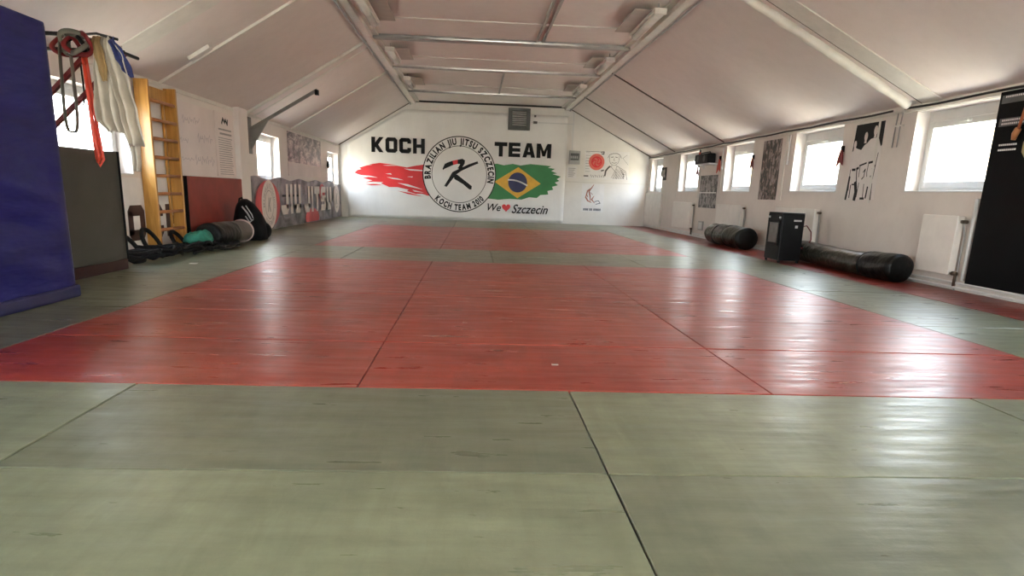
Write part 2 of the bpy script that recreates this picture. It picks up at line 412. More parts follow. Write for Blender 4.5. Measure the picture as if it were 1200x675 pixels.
# ceiling: two slopes and the flat middle, one folded slab
bm = NB()
prof = [(XL - WT, ZE - .0), (XL, ZE), (XCL, ZC), (XCR, ZC), (XR, ZE), (XR + WT, ZE), (XR + WT, ZE + .25), (XCR, ZC + .25), (XCL, ZC + .25), (XL - WT, ZE + .25)]
prof[0] = (XL - WT, ZE)
prism(bm, [(x, YB - .3, z) for x, z in prof], (0, YF - YB + .6, 0))
setp(obj('ceiling', bm, M['ceil']), kind='structure')

# windows
wn = [0]
def window(fr, a, b, z, side):
    """a,b = Y range of opening; frame set back in the reveal"""
    wn[0] += 1
    s = 1 if side == 'R' else -1
    xw = XR if side == 'R' else XL
    x0 = xw + s * .17; x1 = xw + s * .24
    lo, hi = min(x0, x1), max(x0, x1)
    root = empty('window_%d' % wn[0], (x0, (a + b) / 2, z[0]), kind='structure')
    bm = NB(); f = .062; tb = .075 if side == 'R' else .0
    for r in ((a, a + f, z[0], z[1]), (b - f, b, z[0], z[1]), (a + f, b - f, z[0], z[0] + f), (a + f, b - f, z[1] - f - tb, z[1])):
        box(bm, lo, hi, *r)
    obj('window_frame', bm, M['pvc'], root, bevel=.006)
    bm = NB(); g = .078; a2, b2, c2, d2 = a + f - .01, b - f + .01, z[0] + f - .01, z[1] - f - tb + .01
    xs = xw + s * .155; xe = xw + s * .215; lo2, hi2 = min(xs, xe), max(xs, xe)
    for r in ((a2, a2 + g, c2, d2), (b2 - g, b2, c2, d2), (a2 + g, b2 - g, c2, c2 + g), (a2 + g, b2 - g, d2 - g, d2)):
        box(bm, lo2, hi2, *r)
    obj('sash', bm, M['pvc'], root, bevel=.008)
    bm = NB(); xg = xw + s * .19; box(bm, xg - .004, xg + .004, a2 + g - .01, b2 - g + .01, c2 + g - .01, d2 - g + .01)
    obj('pane', bm, M['glass'], root)
    bm = NB(); ym = (a2 + b2) / 2
    box(bm, min(xs - s * .012, xs), max(xs - s * .012, xs), ym - .035, ym + .035, d2 - g * .5 - .014, d2 - g * .5 + .014)
    box(bm, min(xs - s * .045, xs - s * .010), max(xs - s * .045, xs - s * .010), ym - .01, ym + .01, d2 - g * .5 - .01, d2 - g * .5 + .01)
    box(bm, min(xs - s * .045, xs - s * .03), max(xs - s * .045, xs - s * .03), ym - .01, ym + .12, d2 - g * .5 - .01, d2 - g * .5 + .01)
    obj('window_handle', bm, M['pvc'], root, bevel=.003)
    bm = NB(); box(bm, min(xw - s * .012, x0), max(xw - s * .012, x0), a - .0, b + .0, z[0] - .001, z[0] + .018)
    obj('window_sill', bm, M['pvc'], root, bevel=.004)
for a, b in WIN_R: window(RIGHT, a, b, ZR, 'R')
for a, b in WIN_L: window(LEFT, a, b, ZL, 'L')
# unseen wide window added in the gable behind the camera to light the room
root = empty('window_15', (.45, YB - .2, .2), kind='structure')
bm = NB()
for r in ((-1.9, -1.83, .2, ZE), (2.73, 2.8, .2, ZE), (.41, .49, .2, ZE), (-1.83, 2.73, .2, .27), (-1.83, 2.73, ZE - .07, ZE)): box(bm, r[0], r[1], YB - .24, YB - .17, r[2], r[3])
obj('window_frame', bm, M['pvc'], root)
bm = NB(); box(bm, -1.84, 2.74, YB - .21, YB - .202, .25, ZE - .05); obj('pane', bm, M['glass'], root)

# trims
tn = [0]
def trim(bm, mat, smooth=False, bevel=0):
    tn[0] += 1
    return setp(obj('trim_%d' % tn[0], bm, mat, smooth=smooth, bevel=bevel), kind='structure')
# slopes: unit vectors
SRv = (Vector((XCR, 0, ZC)) - Vector((XR, 0, ZE))).normalized(); NRn = Vector((-SRv.z, 0, SRv.x)) ; NRn = NRn if NRn.z < 0 else -NRn
SLv = (Vector((XCL, 0, ZC)) - Vector((XL, 0, ZE))).normalized(); NLn = Vector((-SLv.z, 0, SLv.x)); NLn = NLn if NLn.z < 0 else -NLn
LR = (Vector((XCR, 0, ZC)) - Vector((XR, 0, ZE))).length; LL = (Vector((XCL, 0, ZC)) - Vector((XL, 0, ZE))).length
def slope_strip(side, y0, y1, h, mat, s0=0, s1=1, bevel=0, off=0):
    v, n, L, e = (SRv, NRn, LR, Vector((XR, 0, ZE))) if side == 'R' else (SLv, NLn, LL, Vector((XL, 0, ZE)))
    a = e + v * (L * s0) + n * off; b = e + v * (L * s1) + n * off
    bm = NB(); prism(bm, [a + Vector((0, y0, 0)), b + Vector((0, y0, 0)), b + n * h + Vector((0, y0, 0)), a + n * h + Vector((0, y0, 0))], (0, y1 - y0, 0))
    return trim(bm, mat, bevel=bevel)
# purlin boxes along the two creases, with a slim pipe and lower lip
for xc, s in ((XCL, 1), (XCR, -1)):
    bm = NB(); box(bm, xc - .07 , xc + .07, YB, YF, ZC - .10, ZC + .02); trim(bm, M['trimw'], bevel=.012)
    bm = NB(); box(bm, xc + s * .07 - (0 if s > 0 else .10), xc + s * .07 + (.10 if s > 0 else 0), YB, YF, ZC - .035, ZC + .01); trim(bm, M['trimw'], bevel=.008)
    bm = NB(); tube(bm, [(xc - s * .10, YB, ZC - .115), (xc - s * .10, YF, ZC - .115)], .018, 8); trim(bm, M['trimg'], True)
# cross beams on the flat ceiling
for i, y in enumerate((2.0, 5.3, 8.6, 13.25, 16.25, 20.0)):
    bm = NB(); box(bm, XCL + .07, XCR - .07, y, y + .14, ZC - .075, ZC + .01); trim(bm, M['trimg'] if i == 3 else M['trimw'], bevel=.01)
    bm = NB(); tube(bm, [(XCL + .07, y - .03, ZC - .06), (XCR - .07, y - .03, ZC - .06)], .022, 8); trim(bm, M['trimg'], True)
for y in (11.95, 15.2, 18.9): # thin bright seam strips
    bm = NB(); box(bm, XCL + .15, XCR - .15, y, y + .035, ZC - .018, ZC + .005); trim(bm, M['trimw'])
bm = NB(); box(bm, XCL, XCR, YF - .04, YF, ZC - .05, ZC); trim(bm, M['blackpipe'])
# central lengthways strips
for x, y0, y1 in ((1.06, 9.0, 13.2), (1.17, 9.0, 13.2), (.62, 16.4, 20.0), (.55, 5, 8.6)):
    bm = NB(); box(bm, x - .02, x + .02, y0, y1, ZC - .03, ZC + .005); trim(bm, M['trimg'])
# right slope
slope_strip('R', 8.40, 8.78, .012, M['trimw'], bevel=.003)
slope_strip('R', 8.785, 8.79, .014, M['seam'])
v, n, e = SRv, NRn, Vector((XR, 8.95, ZE))
bm = NB(); pts = [e + v * (LR * t / 24) + n * (.045 + .004 * math.sin(t * 2.1)) for t in range(25)]
pts[0] = pts[0] + v * .06
tube(bm, pts, .06, 14, rfun=lambda t: .058 + .004 * math.sin(t * 40)); trim(bm, M['trimw'], True)
bm = NB(); tube(bm, [e + Vector((0, .10, 0)) + n * .03, e + v * LR + Vector((0, .10, 0)) + n * .03], .022, 8); trim(bm, M['trimg'], True)
for y in (15.75, 19.6, 22.36): slope_strip('R', y, y + .045, .02, M['seam'])
for y in (5.2, 1.9, -1.4): slope_strip('R', y, y + .12, .015, M['trimw'])
# left slope
slope_strip('L', 9.95, 10.00, .03, M['trimw'])
slope_strip('L', 8.4, 8.8, .012, M['trimw'])
slope_strip('L', 13.5, 13.60, .05, M['trimw'], bevel=.01)
slope_strip('L', 14.05, 14.09, .014, M['trimw'])
slope_strip('L', 16.72, 16.86, .03, M['trimw'], bevel=.01)
slope_strip('L', 22.38, 22.42, .02, M['seam'])
for y in (5.2, 1.9): slope_strip('L', y, y + .12, .015, M['trimw'])
# eaves band and dark pipe on the right
bm = NB(); box(bm, XR - .025, XR, YB, YF, ZR[1] + .008, ZR[1] + .085); trim(bm, M['trimw'], bevel=.004)
bm = NB(); tube(bm, [(XR - .03, YB + (YF - YB) * t / 60, ZE - .045 + .006 * math.sin(t * 1.7)) for t in range(61)], .014, 8); trim(bm, M['blackpipe'], True)
bm = NB(); box(bm, XL, XL + .02, YB, YF, ZE - .06, ZE - .01); trim(bm, M['trimw'], bevel=.004)
# pilaster strips between the right windows
for y in (9.62, 12.50, 17.26, 19.2, 15.70):
    bm = NB(); box(bm, XR - .012, XR, y, y + .05, ZR[0] - .15, ZR[1]); trim(bm, M['trimw'], bevel=.003)
# baseboards
bm = NB(); box(bm, XR - .015, XR, YB, YF, 0.0, .07); setp(obj('baseboard_right', bm, M['trimw'], bevel=.003), kind='structure')
bm = NB(); box(bm, XL, XL + .015, YB, YF, 0.0, .07); setp(obj('baseboard_left', bm, M['trimw'], bevel=.003), kind='structure')
bm = NB(); box(bm, 2.9, XR - .02, YF - .012, YF, 1.30, 1.33); trim(bm, M['trimw'])
# panelled lower part of the wall under window 8 on the right
bm = NB(); box(bm, XR - .06, XR, 20.5, YF - .02, .06, 1.05); trim(bm, M['trimw'], bevel=.01)
# column on the left wall
bm = NB(); box(bm, XL, XL + .10, 12.82, 13.30, 0, ZE + .02); trim(bm, M['wall_l'], bevel=.01)

# ------------------------------------------------------------------ mats
def make_mat(w, l, mat):
    bm = NB(); box(bm, -w / 2 + .0035, w / 2 - .0035, -l / 2 + .005, l / 2 - .005, -.04, 0)
    return obj('floor_mat', bm, mat, bevel=.003, seg=1)
_mc = {}; 
def mat_at(x0, x1, y0, y1, colour, label, group, tone=None):
    key = (round(x1 - x0, 2), round(y1 - y0, 2), colour)
    if key not in _mc:
        o = make_mat(x1 - x0, y1 - y0, M['mat_' + colour]); _mc[key] = o
    else:
        o = _mc[key].copy(); C.objects.link(o)
    o.location = ((x0 + x1) / 2, (y0 + y1) / 2, random.uniform(-.0015, .0015))
    t = tone if tone is not None else random.uniform(.93, 1.07)
    o['tone'] = (t, t * random.uniform(.985, 1.015), t * random.uniform(.97, 1.02))
    setp(o, label, 'floor mat', group)
    return o
ORD = ['first', 'second', 'third', 'fourth', 'fifth', 'sixth', 'seventh', 'eighth', 'ninth', 'tenth', 'eleventh', 'twelfth']
X0, Y0 = -2.53, 3.13
cols = ['left', 'middle', 'right']
for j in range(6):
    for i in range(3):
        mat_at(X0 + 2 * i, X0 + 2 * i + 2 + (.04 if i == 2 else 0), Y0 + j, Y0 + j + 1, 'red',
               'large red field mat, %s row from the front, %s column' % (ORD[j], cols[i]), 'red mats of the large red field')
# front grey rows (joints half a mat over), towards and behind the camera
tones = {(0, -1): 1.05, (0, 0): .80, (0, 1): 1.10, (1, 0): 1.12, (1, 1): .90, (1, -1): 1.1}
for j in range(8):
    for i in range(-1, 4):
        x0 = -1.53 + 2 * i; x1 = x0 + 2
        if x0 < X0 - .1: x0 = -4.2 if j > 0 or True else X0
        x1 = min(x1, 5.53)
        if x0 > 5.4: continue
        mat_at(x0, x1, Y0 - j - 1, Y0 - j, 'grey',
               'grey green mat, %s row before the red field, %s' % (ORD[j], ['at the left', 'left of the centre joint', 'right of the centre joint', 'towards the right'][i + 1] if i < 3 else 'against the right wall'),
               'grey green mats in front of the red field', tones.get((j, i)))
# left and right strips beside the fields
k = 0; y = Y0
while y < YF - .1:
    y1 = min(y + 2, YF)
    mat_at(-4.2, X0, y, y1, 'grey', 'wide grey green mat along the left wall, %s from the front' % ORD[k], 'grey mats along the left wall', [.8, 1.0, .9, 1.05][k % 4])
    mat_at(3.51, 4.69, y, y1, 'grey', 'grey green mat right of the red fields, %s from the front' % ORD[k], 'grey mats right of the red fields')
    if y1 - y > .3:
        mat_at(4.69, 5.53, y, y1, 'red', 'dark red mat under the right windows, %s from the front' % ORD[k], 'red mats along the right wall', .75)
    y = y1; k += 1
# grey band, far red field, last grey rows
for j in range(2):
    for i, (a, b) in enumerate(((X0, -1.73), (-1.73, .27), (.27, 2.33), (2.33, 3.51))):
        mat_at(a, b, Y0 + 6 + j, Y0 + 7 + j, 'grey', 'grey green mat between the red fields, %s row, %s' % (['nearer', 'farther'][j], ['leftmost', 'second from left', 'third from left', 'rightmost'][i]), 'grey mats between the red fields')
for j in range(7):
    for i in range(3):
        mat_at(X0 + 2 * i, X0 + 2 * i + 2 + (.04 if i == 2 else 0), Y0 + 8 + j, Y0 + 9 + j, 'red',
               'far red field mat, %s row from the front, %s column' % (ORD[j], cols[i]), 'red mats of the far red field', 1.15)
yy = Y0 + 15; j = 0
while yy < YF - .05:
    y1 = min(yy + 1, YF)
    for i in range(3):
        mat_at(X0 + 2 * i, X0 + 2 * i + 2 + (.04 if i == 2 else 0), yy, y1, 'grey',
               'grey green mat, %s row beyond the far red field, %s column' % (ORD[j], cols[i]), 'grey mats before the far wall')
    yy = y1; j += 1

for nm, cx, cy, a, m_, lab in (('tape_scrap', .46, 3.63, .018, M['shade_and_scrap'], 'tiny pale scrap of tape on the front row of red mats'), ('paper_scrap', -3.18, 8.05, .04, M['white'], 'tiny white paper scrap on the grey mats before the rope pile')):
    bm = NB(); box(bm, cx - a, cx + a, cy - a * .7, cy + a * .7, .002, .006); setp(obj(nm, bm, m_, origin=(cx, cy, .002)), lab, 'scrap')
# ------------------------------------------------------------------ far wall: the big banner
B = empty('wall_banner', (-.36, YF - .01, 0), 'huge white wall banner with black KOCH TEAM lettering, round emblem and green flag', 'banner')
bm = NB(); NX, NZ = 60, 30; x0b, x1b, z0b, z1b = -3.95, 2.86, .02, 3.28
grid = []
for i in range(NX + 1):
    row = []
    for k in range(NZ + 1):
        x = x0b + (x1b - x0b) * i / NX; z = z0b + (z1b - z0b) * k / NZ
        if x < XCL: z = min(z, ZE + (x - XL) * (ZC - ZE) / (XCL - XL) - .07 if k == NZ else z)
        zt = min(z1b, ZE + (x - XL) * (ZC - ZE) / (XCL - XL) - .10) if x < XCL else z1b
        z = z0b + (zt - z0b) * k / NZ
        row.append(bm.verts.new((x, YF - .016 - .010 * noise.noise(Vector((x * .9, 0, z * .5))), z)))
    grid.append(row)
for i in range(NX):
    for k in range(NZ): bm.faces.new((grid[i][k], grid[i + 1][k], grid[i + 1][k + 1], grid[i][k + 1]))
o = obj('banner_sheet', bm, M['banner'], B, smooth=True)
sm = o.modifiers.new('s', 'SOLIDIFY'); sm.thickness = .004
e1, e2, e3 = .030, .033, .036
bm = NB(); block(bm, FAR, 'KOCH', -3.20, 1.99, -1.56, 2.44, .115, e1, e3)
obj('koch_lettering', bm, M['ink'], B)
bm = NB(); block(bm, FAR, 'TEAM', .60, 2.00, 2.38, 2.43, .125, e1, e3, gap=.10)
obj('team_lettering', bm, M['ink'], B)
# crop4 pixel geometry translated to metres about the emblem centre (-.48, 1.41)
def c4(x, y): return (-.48 + (x - 588.5) * 1.13 / 168.5, 1.41 - (y - 376.5) * 1.165 / 178.5)
bm = NB()
rag = [(103, 385), (118, 372), (135, 368), (125, 362), (160, 350), (205, 343), (255, 348), (300, 346), (345, 352), (385, 343), (430, 335), (470, 335), (470, 480), (440, 480), (415, 472), (385, 474), (345, 462), (352, 455), (300, 445), (262, 446), (225, 430), (235, 424), (190, 424), (150, 428), (185, 418), (140, 408), (165, 403), (120, 392)]
flat(bm, FAR, [c4(*p) for p in rag], e1 - .004, e1)
for a in ([(150, 436), (200, 434), (235, 438), (180, 441)], [(170, 345), (220, 336), (300, 343), (200, 347)], [(300, 462), (360, 470), (420, 486), (350, 476)]):
    flat(bm, FAR, [c4(*p) for p in a], e1 - .004, e1)
obj('red_brush_mark', bm, M['redink'], B)
bm = NB()
for a in ([(330, 358), (420, 362), (424, 367), (360, 366)], [(245, 385), (270, 382), (275, 388)], [(300, 425), (350, 430), (420, 452), (350, 440)], [(345, 395), (372, 393), (370, 398)], [(250, 400), (300, 404), (330, 412), (280, 408)], [(135, 395), (175, 397), (210, 404), (160, 402)], [(370, 455), (425, 467), (380, 463)]):
    flat(bm, FAR, [c4(*p) for p in a], e1, e1 + .0015)
obj('brush_streak', bm, M['white'], B)
def c5(x, y): return (.99 + (x - 142) * (4.87 - .99) / (697 - 142), 3.46 - (y - 65) * (3.46 - .25) / (545 - 65))
bm = NB()
gr = [(40, 318), (60, 322), (100, 316), (130, 322), (170, 314), (205, 320), (250, 312), (300, 315), (345, 318), (330, 326), (362, 330), (345, 340), (372, 350), (352, 354), (390, 364), (372, 376), (384, 384), (364, 392), (378, 404), (352, 412), (358, 425), (332, 432), (336, 448), (300, 452), (285, 466), (250, 464), (215, 476), (160, 474), (110, 480), (60, 476), (40, 478)]
flat(bm, FAR, [c5(*p) for p in gr], e1 - .006, e1 - .002)
obj('green_brush_mark', bm, M['greenink'], B)
bm = NB(); flat(bm, FAR, [c5(*p) for p in ((90, 398), (196, 328), (300, 400), (196, 470))], e1 - .001, e1 + .0015)
obj('flag_diamond', bm, M['yellowink'], B)
fc = c5(195, 398)
bm = NB(); flat(bm, FAR, circ(fc[0], fc[1], .30, .305), e1 + .002, e1 + .0035)
obj('flag_disc', bm, M['blueink'], B)
bm = NB(); pts = [(fc[0] - .30 + .6 * t / 10, fc[1] + .07 - .15 * (t / 10) ** 1.3 + .035 * math.sin(PI * t / 10)) for t in range(11)]
stroke(bm, FAR, pts, .045, e1 + .004, e1 + .0048)
obj('flag_band', bm, M['white'], B)
# emblem
CX, CZ, RO = -.48, 1.41, 1.14
bm = NB(); flat(bm, FAR, circ(CX, CZ, RO, n=72), e1 + .001, e1 + .004); obj('emblem_disc', bm, M['banner'], B)
bm = NB(); ring(bm, FAR, CX, CZ, RO - .018, RO + .012, e1 + .004, e2 + .0025); ring(bm, FAR, CX, CZ, .850, .868, e1 + .004, e2 + .0025)
obj('emblem_ring', bm, M['ink'], B)
bm = NB(); arc_text(bm, FAR, 'BRAZILIAN JIU JITSU SZCZECIN', CX, CZ, .995, .18, math.radians(190), math.radians(-14), e3 - .001, .05)
obj('emblem_lettering', bm, M['ink'], B); bm = NB()
arc_text(bm, FAR, 'KOCH TEAM 2010', CX, CZ, 1.0, .17, math.radians(224), math.radians(318), e3 - .001, .05, inward=True)
obj('emblem_lettering', bm, M['ink'], B)
bm = NB()
flat(bm, FAR, [c4(*p) for p in [(510, 352), (520, 330), (535, 322), (556, 314), (560, 333), (545, 340), (520, 352), (512, 358)]], e1 + .004, e3)
flat(bm, FAR, [c4(*p) for p in [(580, 308), (602, 303), (614, 310), (612, 326), (596, 352), (580, 348), (592, 328), (580, 327)]], e1 + .004, e3)
flat(bm, FAR, [c4(*p) for p in [(672, 312), (676, 322), (640, 338), (600, 358), (572, 378), (556, 400), (530, 436), (518, 432), (540, 396), (548, 380), (556, 366), (590, 348), (630, 328)]], e1 + .004, e3)
flat(bm, FAR, [c4(*p) for p in [(556, 372), (580, 378), (615, 404), (648, 428), (646, 444), (636, 444), (606, 420), (566, 398)]], e1 + .004, e3 + .0004)
obj('k_brush_letter', bm, M['ink'], B)
bm = NB(); flat(bm, FAR, [c4(*p) for p in [(556, 314), (580, 308), (582, 327), (560, 333)]], e1 + .004, e3 - .0004)
obj('red_brush_stripe', bm, M['redink'], B)
bm = NB(); put_text(bm, FAR, 'We', .43, .33, .86, .56, e3, bold=.012, shear=.35)
obj('slogan_lettering', bm, M['ink'], B); bm = NB()
put_text(bm, FAR, 'Szczecin', 1.20, .28, 2.36, .56, e3, bold=.012, shear=.35)
obj('slogan_lettering', bm, M['ink'], B)
bm = NB(); hp = []
for t in range(40):
    a = 2 * PI * t / 40; hp.append((1.02 + .0085 * 16 * math.sin(a) ** 3, .45 + .0085 * (13 * math.cos(a) - 5 * math.cos(2 * a) - 2 * math.cos(3 * a) - math.cos(4 * a))))
flat(bm, FAR, hp, e1, e3); obj('heart', bm, M['redink'], B)

# vent window
T = empty('wall_vent', (1.34, YF - .05, 3.1), 'dark framed square vent with pale slats high on the far wall', 'vent')
bm = NB()
for r in ((1.0, 1.68, 3.36, 3.44), (1.0, 1.68, 2.80, 2.90), (1.0, 1.12, 2.90, 3.36), (1.56, 1.68, 2.90, 3.36)): box(bm, r[0], r[1], YF - .12, YF - .03, r[2], r[3])
obj('vent_frame', bm, M['dgreyframe'], T, bevel=.008)
bm = NB()
for i in range(7):
    z = 2.94 + i * .062; prism(bm, [(1.12, YF - .10, z), (1.12, YF - .05, z + .04), (1.12, YF - .045, z + .034), (1.12, YF - .095, z - .006)], (.44, 0, 0))
obj('slat', bm, M['slat'], T)
bm = NB(); box(bm, 1.12, 1.56, YF - .045, YF - .03, 2.9, 3.36); obj('vent_backing', bm, M['dgreyframe'], T)
# conduit
T = empty('cable_conduit', (2.4, YF - .03, 3.0), 'thin white cable conduit running from the vent across and down the far wall', 'conduit')
bm = NB(); box(bm, 1.72, 3.02, YF - .06, YF - .035, 3.03, 3.06); box(bm, 3.02, 3.05, YF - .045, YF - .02, 2.27, 3.40); obj('duct', bm, M['pvc'], T)
bm = NB(); box(bm, 1.78, 1.90, YF - .09, YF - .045, 3.01, 3.08); box(bm, 1.80, 1.86, YF - .09, YF - .045, 3.2, 3.26); obj('junction', bm, M['dgreyframe'], T)
# fuse box
T = empty('fuse_box', (3.12, YF, 1.85), 'small grey framed wall box with dark window right of the big banner', 'wall box')
bm = NB(); box(bm, 2.95, 3.30, YF - .10, YF, 1.85, 2.26); obj('housing', bm, M['greybox'], T, bevel=.015)
bm = NB(); box(bm, 2.99, 3.26, YF - .108, YF - .098, 1.97, 2.18); obj('cover', bm, M['dgreyframe'], T, bevel=.004)
bm = NB()
for i in range(4): box(bm, 3.0 + .06 * i, 3.04 + .06 * i, YF - .113, YF - .106, 2.02, 2.10)
obj('switch', bm, M['greybox'], T)
T = empty('notice_sheet', (3.1, YF, 1.5), 'small faded printed notice taped below the grey wall box', 'notice')
bm = NB(); frect(bm, FAR, 2.92, 3.22, 1.42, 1.80, .0, .003); obj('paper', bm, M['white'], T)
bm = NB()
for i in range(6): frect(bm, FAR, 2.96, 3.18 - .03 * (i % 3), 1.72 - .05 * i, 1.735 - .05 * i, .003, .004)
obj('print_lines', bm, M['greytext'], T)
# portrait poster
T = empty('portrait_poster', (4.17, YF, 1.43), 'wide white poster with red round emblem and ink drawn smiling figure in jacket', 'poster')
bm = NB(); frect(bm, FAR, 3.46, 4.88, 1.42, 2.28, .002, .006); obj('poster_sheet', bm, M['white'], T)
def c8(x, y): return (3.46 + (x - 285) * 1.42 / (585 - 285), 2.28 - (y - 103) * .86 / (315 - 103))
bm = NB(); flat(bm, FAR, circ(*c8(365, 185), .25), .006, .008); obj('red_disc', bm, simple('pale_red_ink', (.78, .16, .12), .5, .1), T)
bm = NB(); c0 = c8(365, 185)
ring(bm, FAR, c0[0], c0[1], .13, .17, .008, .0095)
for q in range(4):
    a = q * PI / 2 + .4; stroke(bm, FAR, [(c0[0] + .03 * math.cos(a), c0[1] + .03 * math.sin(a)), (c0[0] + .10 * math.cos(a + .5), c0[1] + .10 * math.sin(a + .5)), (c0[0] + .13 * math.cos(a + 1.2), c0[1] + .13 * math.sin(a + 1.2))], .035, .008, .0095)
obj('swirl_mark', bm, M['redink'], T)
bm = NB()
def ln(pts, w=.010): stroke(bm, FAR, [c8(*p) for p in pts], w, .006, .0075)
for i in range(8): ln([(292, 118 + 20 * i), (318 + 6 * (i % 3), 118 + 20 * i)], .008)
ln([(290, 108), (385, 108)], .012); ln([(285, 292), (312, 292)], .035)
for i in range(7): ln([(330 + 14 * i, 282 + 4 * (i % 2)), (338 + 14 * i, 300)], .012)
# face and jacket lines
ln([(452, 140), (450, 165), (458, 190), (475, 205), (492, 205), (508, 190), (516, 165), (514, 138)])
ln([(440, 150), (450, 128), (470, 118), (500, 116), (520, 128), (530, 150)], .014)
ln([(462, 146), (476, 143)], .018); ln([(490, 143), (504, 146)], .018); ln([(483, 150), (480, 168), (487, 168)]); ln([(468, 184), (484, 190), (500, 184)], .012)
ln([(470, 208), (455, 222), (435, 240), (425, 290)], .012); ln([(500, 208), (530, 225), (565, 250), (578, 310)], .012)
ln([(462, 215), (500, 260), (505, 308)]); ln([(505, 212), (495, 240), (470, 300)])
ln([(455, 215), (446, 225), (430, 250), (426, 285)], .05)
for i in range(9): ln([(505 + 7 * i, 230 + 5 * i), (480 + 9 * i, 306)], .012)
for i in range(4): ln([(520 + 10 * i, 228 + 12 * i), (560 - 3 * i, 260 + 14 * i)], .012)
ln([(390, 110), (412, 108), (410, 125), (396, 122)], .03); ln([(400, 250), (415, 245)], .04); ln([(590 - 20, 125), (540, 150), (580, 200)], .006)
obj('ink_drawing', bm, simple('dark_ink', (.09, .08, .08), .6), T)
# flame sheet
T = empty('flame_sheet', (3.78, YF, .4), 'small white sheet with red flame drawing and dark caption under the portrait poster', 'poster')
bm = NB(); frect(bm, FAR, 3.42, 4.14, .40, 1.27, .002, .005); obj('poster_sheet', bm, M['white'], T)
def c9(x, y): return (3.42 + (x - 262) * .72 / (410 - 262), 1.27 - (y - 345) * .87 / (545 - 345))
bm = NB()
for pts in ([(340, 348), (325, 375), (300, 395), (295, 420), (305, 440)], [(330, 365), (310, 400), (318, 430), (322, 470)], [(345, 430), (330, 455), (350, 480)], [(300, 400), (290, 440), (305, 465), (330, 478)], [(318, 405), (335, 420)]):
    stroke(bm, FAR, [c9(*p) for p in pts], .03, .005, .0065, wf=lambda t: .5 + math.sin(PI * t))
obj('flame_drawing', bm, simple('brown_red_ink', (.40, .14, .10), .6), T)
bm = NB(); stroke(bm, FAR, [c9(*p) for p in [(350, 470), (375, 462), (388, 480), (360, 488)]], .02, .005, .0065)
obj('caption_sketch', bm, M['slate'], T)
for x0_, x1_ in ((278, 312), (318, 340), (346, 392)):
    bm = NB(); x = x0_
    while x < x1_ - 3:
        flat(bm, FAR, [c9(x, 535), c9(x + 5, 535), c9(x + 5, 519), c9(x, 519)], .005, .007); x += 7
    obj('caption', bm, M['slate'], T)

# ------------------------------------------------------------------ right wall things
def poster(name, fr, u0, u1, v0, v1, mat, label, frame=False):
    T = empty(name, fr.p((u0 + u1) / 2, v0, 0), label, 'poster')
    bm = NB(); frect(bm, fr, u0, u1, v0, v1, .001, .005); obj('poster_sheet', bm, M['white'] if frame else mat, T)
    if frame:
        bm = NB(); frect(bm, fr, u0 + frame, u1 - frame, v0 + frame, v1 - frame, .005, .0065); obj('printed_photo', bm, mat, T)
    return T
poster('team_photo_poster', RIGHT, -13.53, -12.72, .95, 2.03, M['photo_color'], 'tall dark colour poster of a crowd between two right windows')
T = poster('photo_collage_poster', RIGHT, -17.15, -15.92, .72, 1.47, M['photo_bw'], 'dark grey photo collage poster below the small shelf')
bm = NB(); frect(bm, RIGHT, -17.15, -15.95, 1.06, 1.085, .005, .0065)
obj('white_border', bm, M['white'], T)
bm = NB()
for i, (u, v) in enumerate(((-17.0, 1.12), (-16.85, 1.12), (-16.6, 1.14), (-16.45, 1.12), (-16.2, 1.22), (-17.0, .78), (-16.8, .78), (-16.55, .8), (-16.4, .8))):
    flat(bm, RIGHT, circ(u, v + .20, .035, .045, 12), .005, .007); flat(bm, RIGHT, [(u - .07, v), (u + .07, v), (u + .055, v + .15), (u - .055, v + .15)], .005, .007)
obj('pictured_people', bm, M['greytext'], T)
# judo figures poster
T = empty('judo_poster', RIGHT.p(-9.9, .99), 'black and white poster of three figures in white kimonos between right windows', 'poster')
pu = lambda x: -10.28 + (x - 495) * .76 / (760 - 495)
def jp(u, v): return (-10.28 + .76 * u, .99 + 1.04 * v)      # u,v 0..1 on the sheet
bm = NB(); flat(bm, RIGHT, [jp(0, 0), jp(1, 0), jp(1, 1), jp(0, 1)], .001, .004); obj('poster_sheet', bm, simple('pinkish_white_print', (.74, .69, .66), .5, .04), T)
bm = NB(); flat(bm, RIGHT, [jp(*p) for p in [(.02, .64), (.12, .70), (.2, .68), (.33, .66), (.42, .72), (.5, .74), (.6, .79), (.7, .80), (.86, .80), (.93, .72), (.97, .68), (1, .7), (1, 1), (.06, 1)]], .004, .0055)
def jl(pts, w): stroke(bm, RIGHT, [jp(*p) for p in pts], w, .004, .0055)
jl([(.02, .0), (.04, .12), (.06, .3)], .045); jl([(.30, .22), (.36, .10), (.34, .0)], .07); jl([(.28, .4), (.33, .2)], .02)
jl([(.12, .40), (.22, .40)], .035); jl([(.27, .41), (.33, .42)], .035); jl([(.05, .4), (.06, .28), (.08, .12)], .012); jl([(.18, .2), (.28, .2)], .02)
jl([(.14, .19), (.14, .02)], .02); jl([(.36, .45), (.58, .48)], .022); jl([(.66, .48), (.8, .49)], .03); jl([(.38, .44), (.38, .3)], .012)
jl([(.52, .36), (.58, .4), (.56, .3), (.5, .27)], .016); jl([(.66, .48), (.64, .36), (.66, .3)], .012); jl([(.88, .44), (.8, .40)], .022); jl([(.86, .32), (.78, .3)], .022)
jl([(.6, .2), (.62, .02)], .014); jl([(.74, .16), (.72, .02)], .03); jl([(.86, .2), (.88, .0)], .03); jl([(.54, .01), (.66, .01)], .03); jl([(.86, .26), (.92, .6)], .012); jl([(.40, .03), (.42, .22)], .012)
obj('black_print', bm, M['ink'], T)
bm = NB()
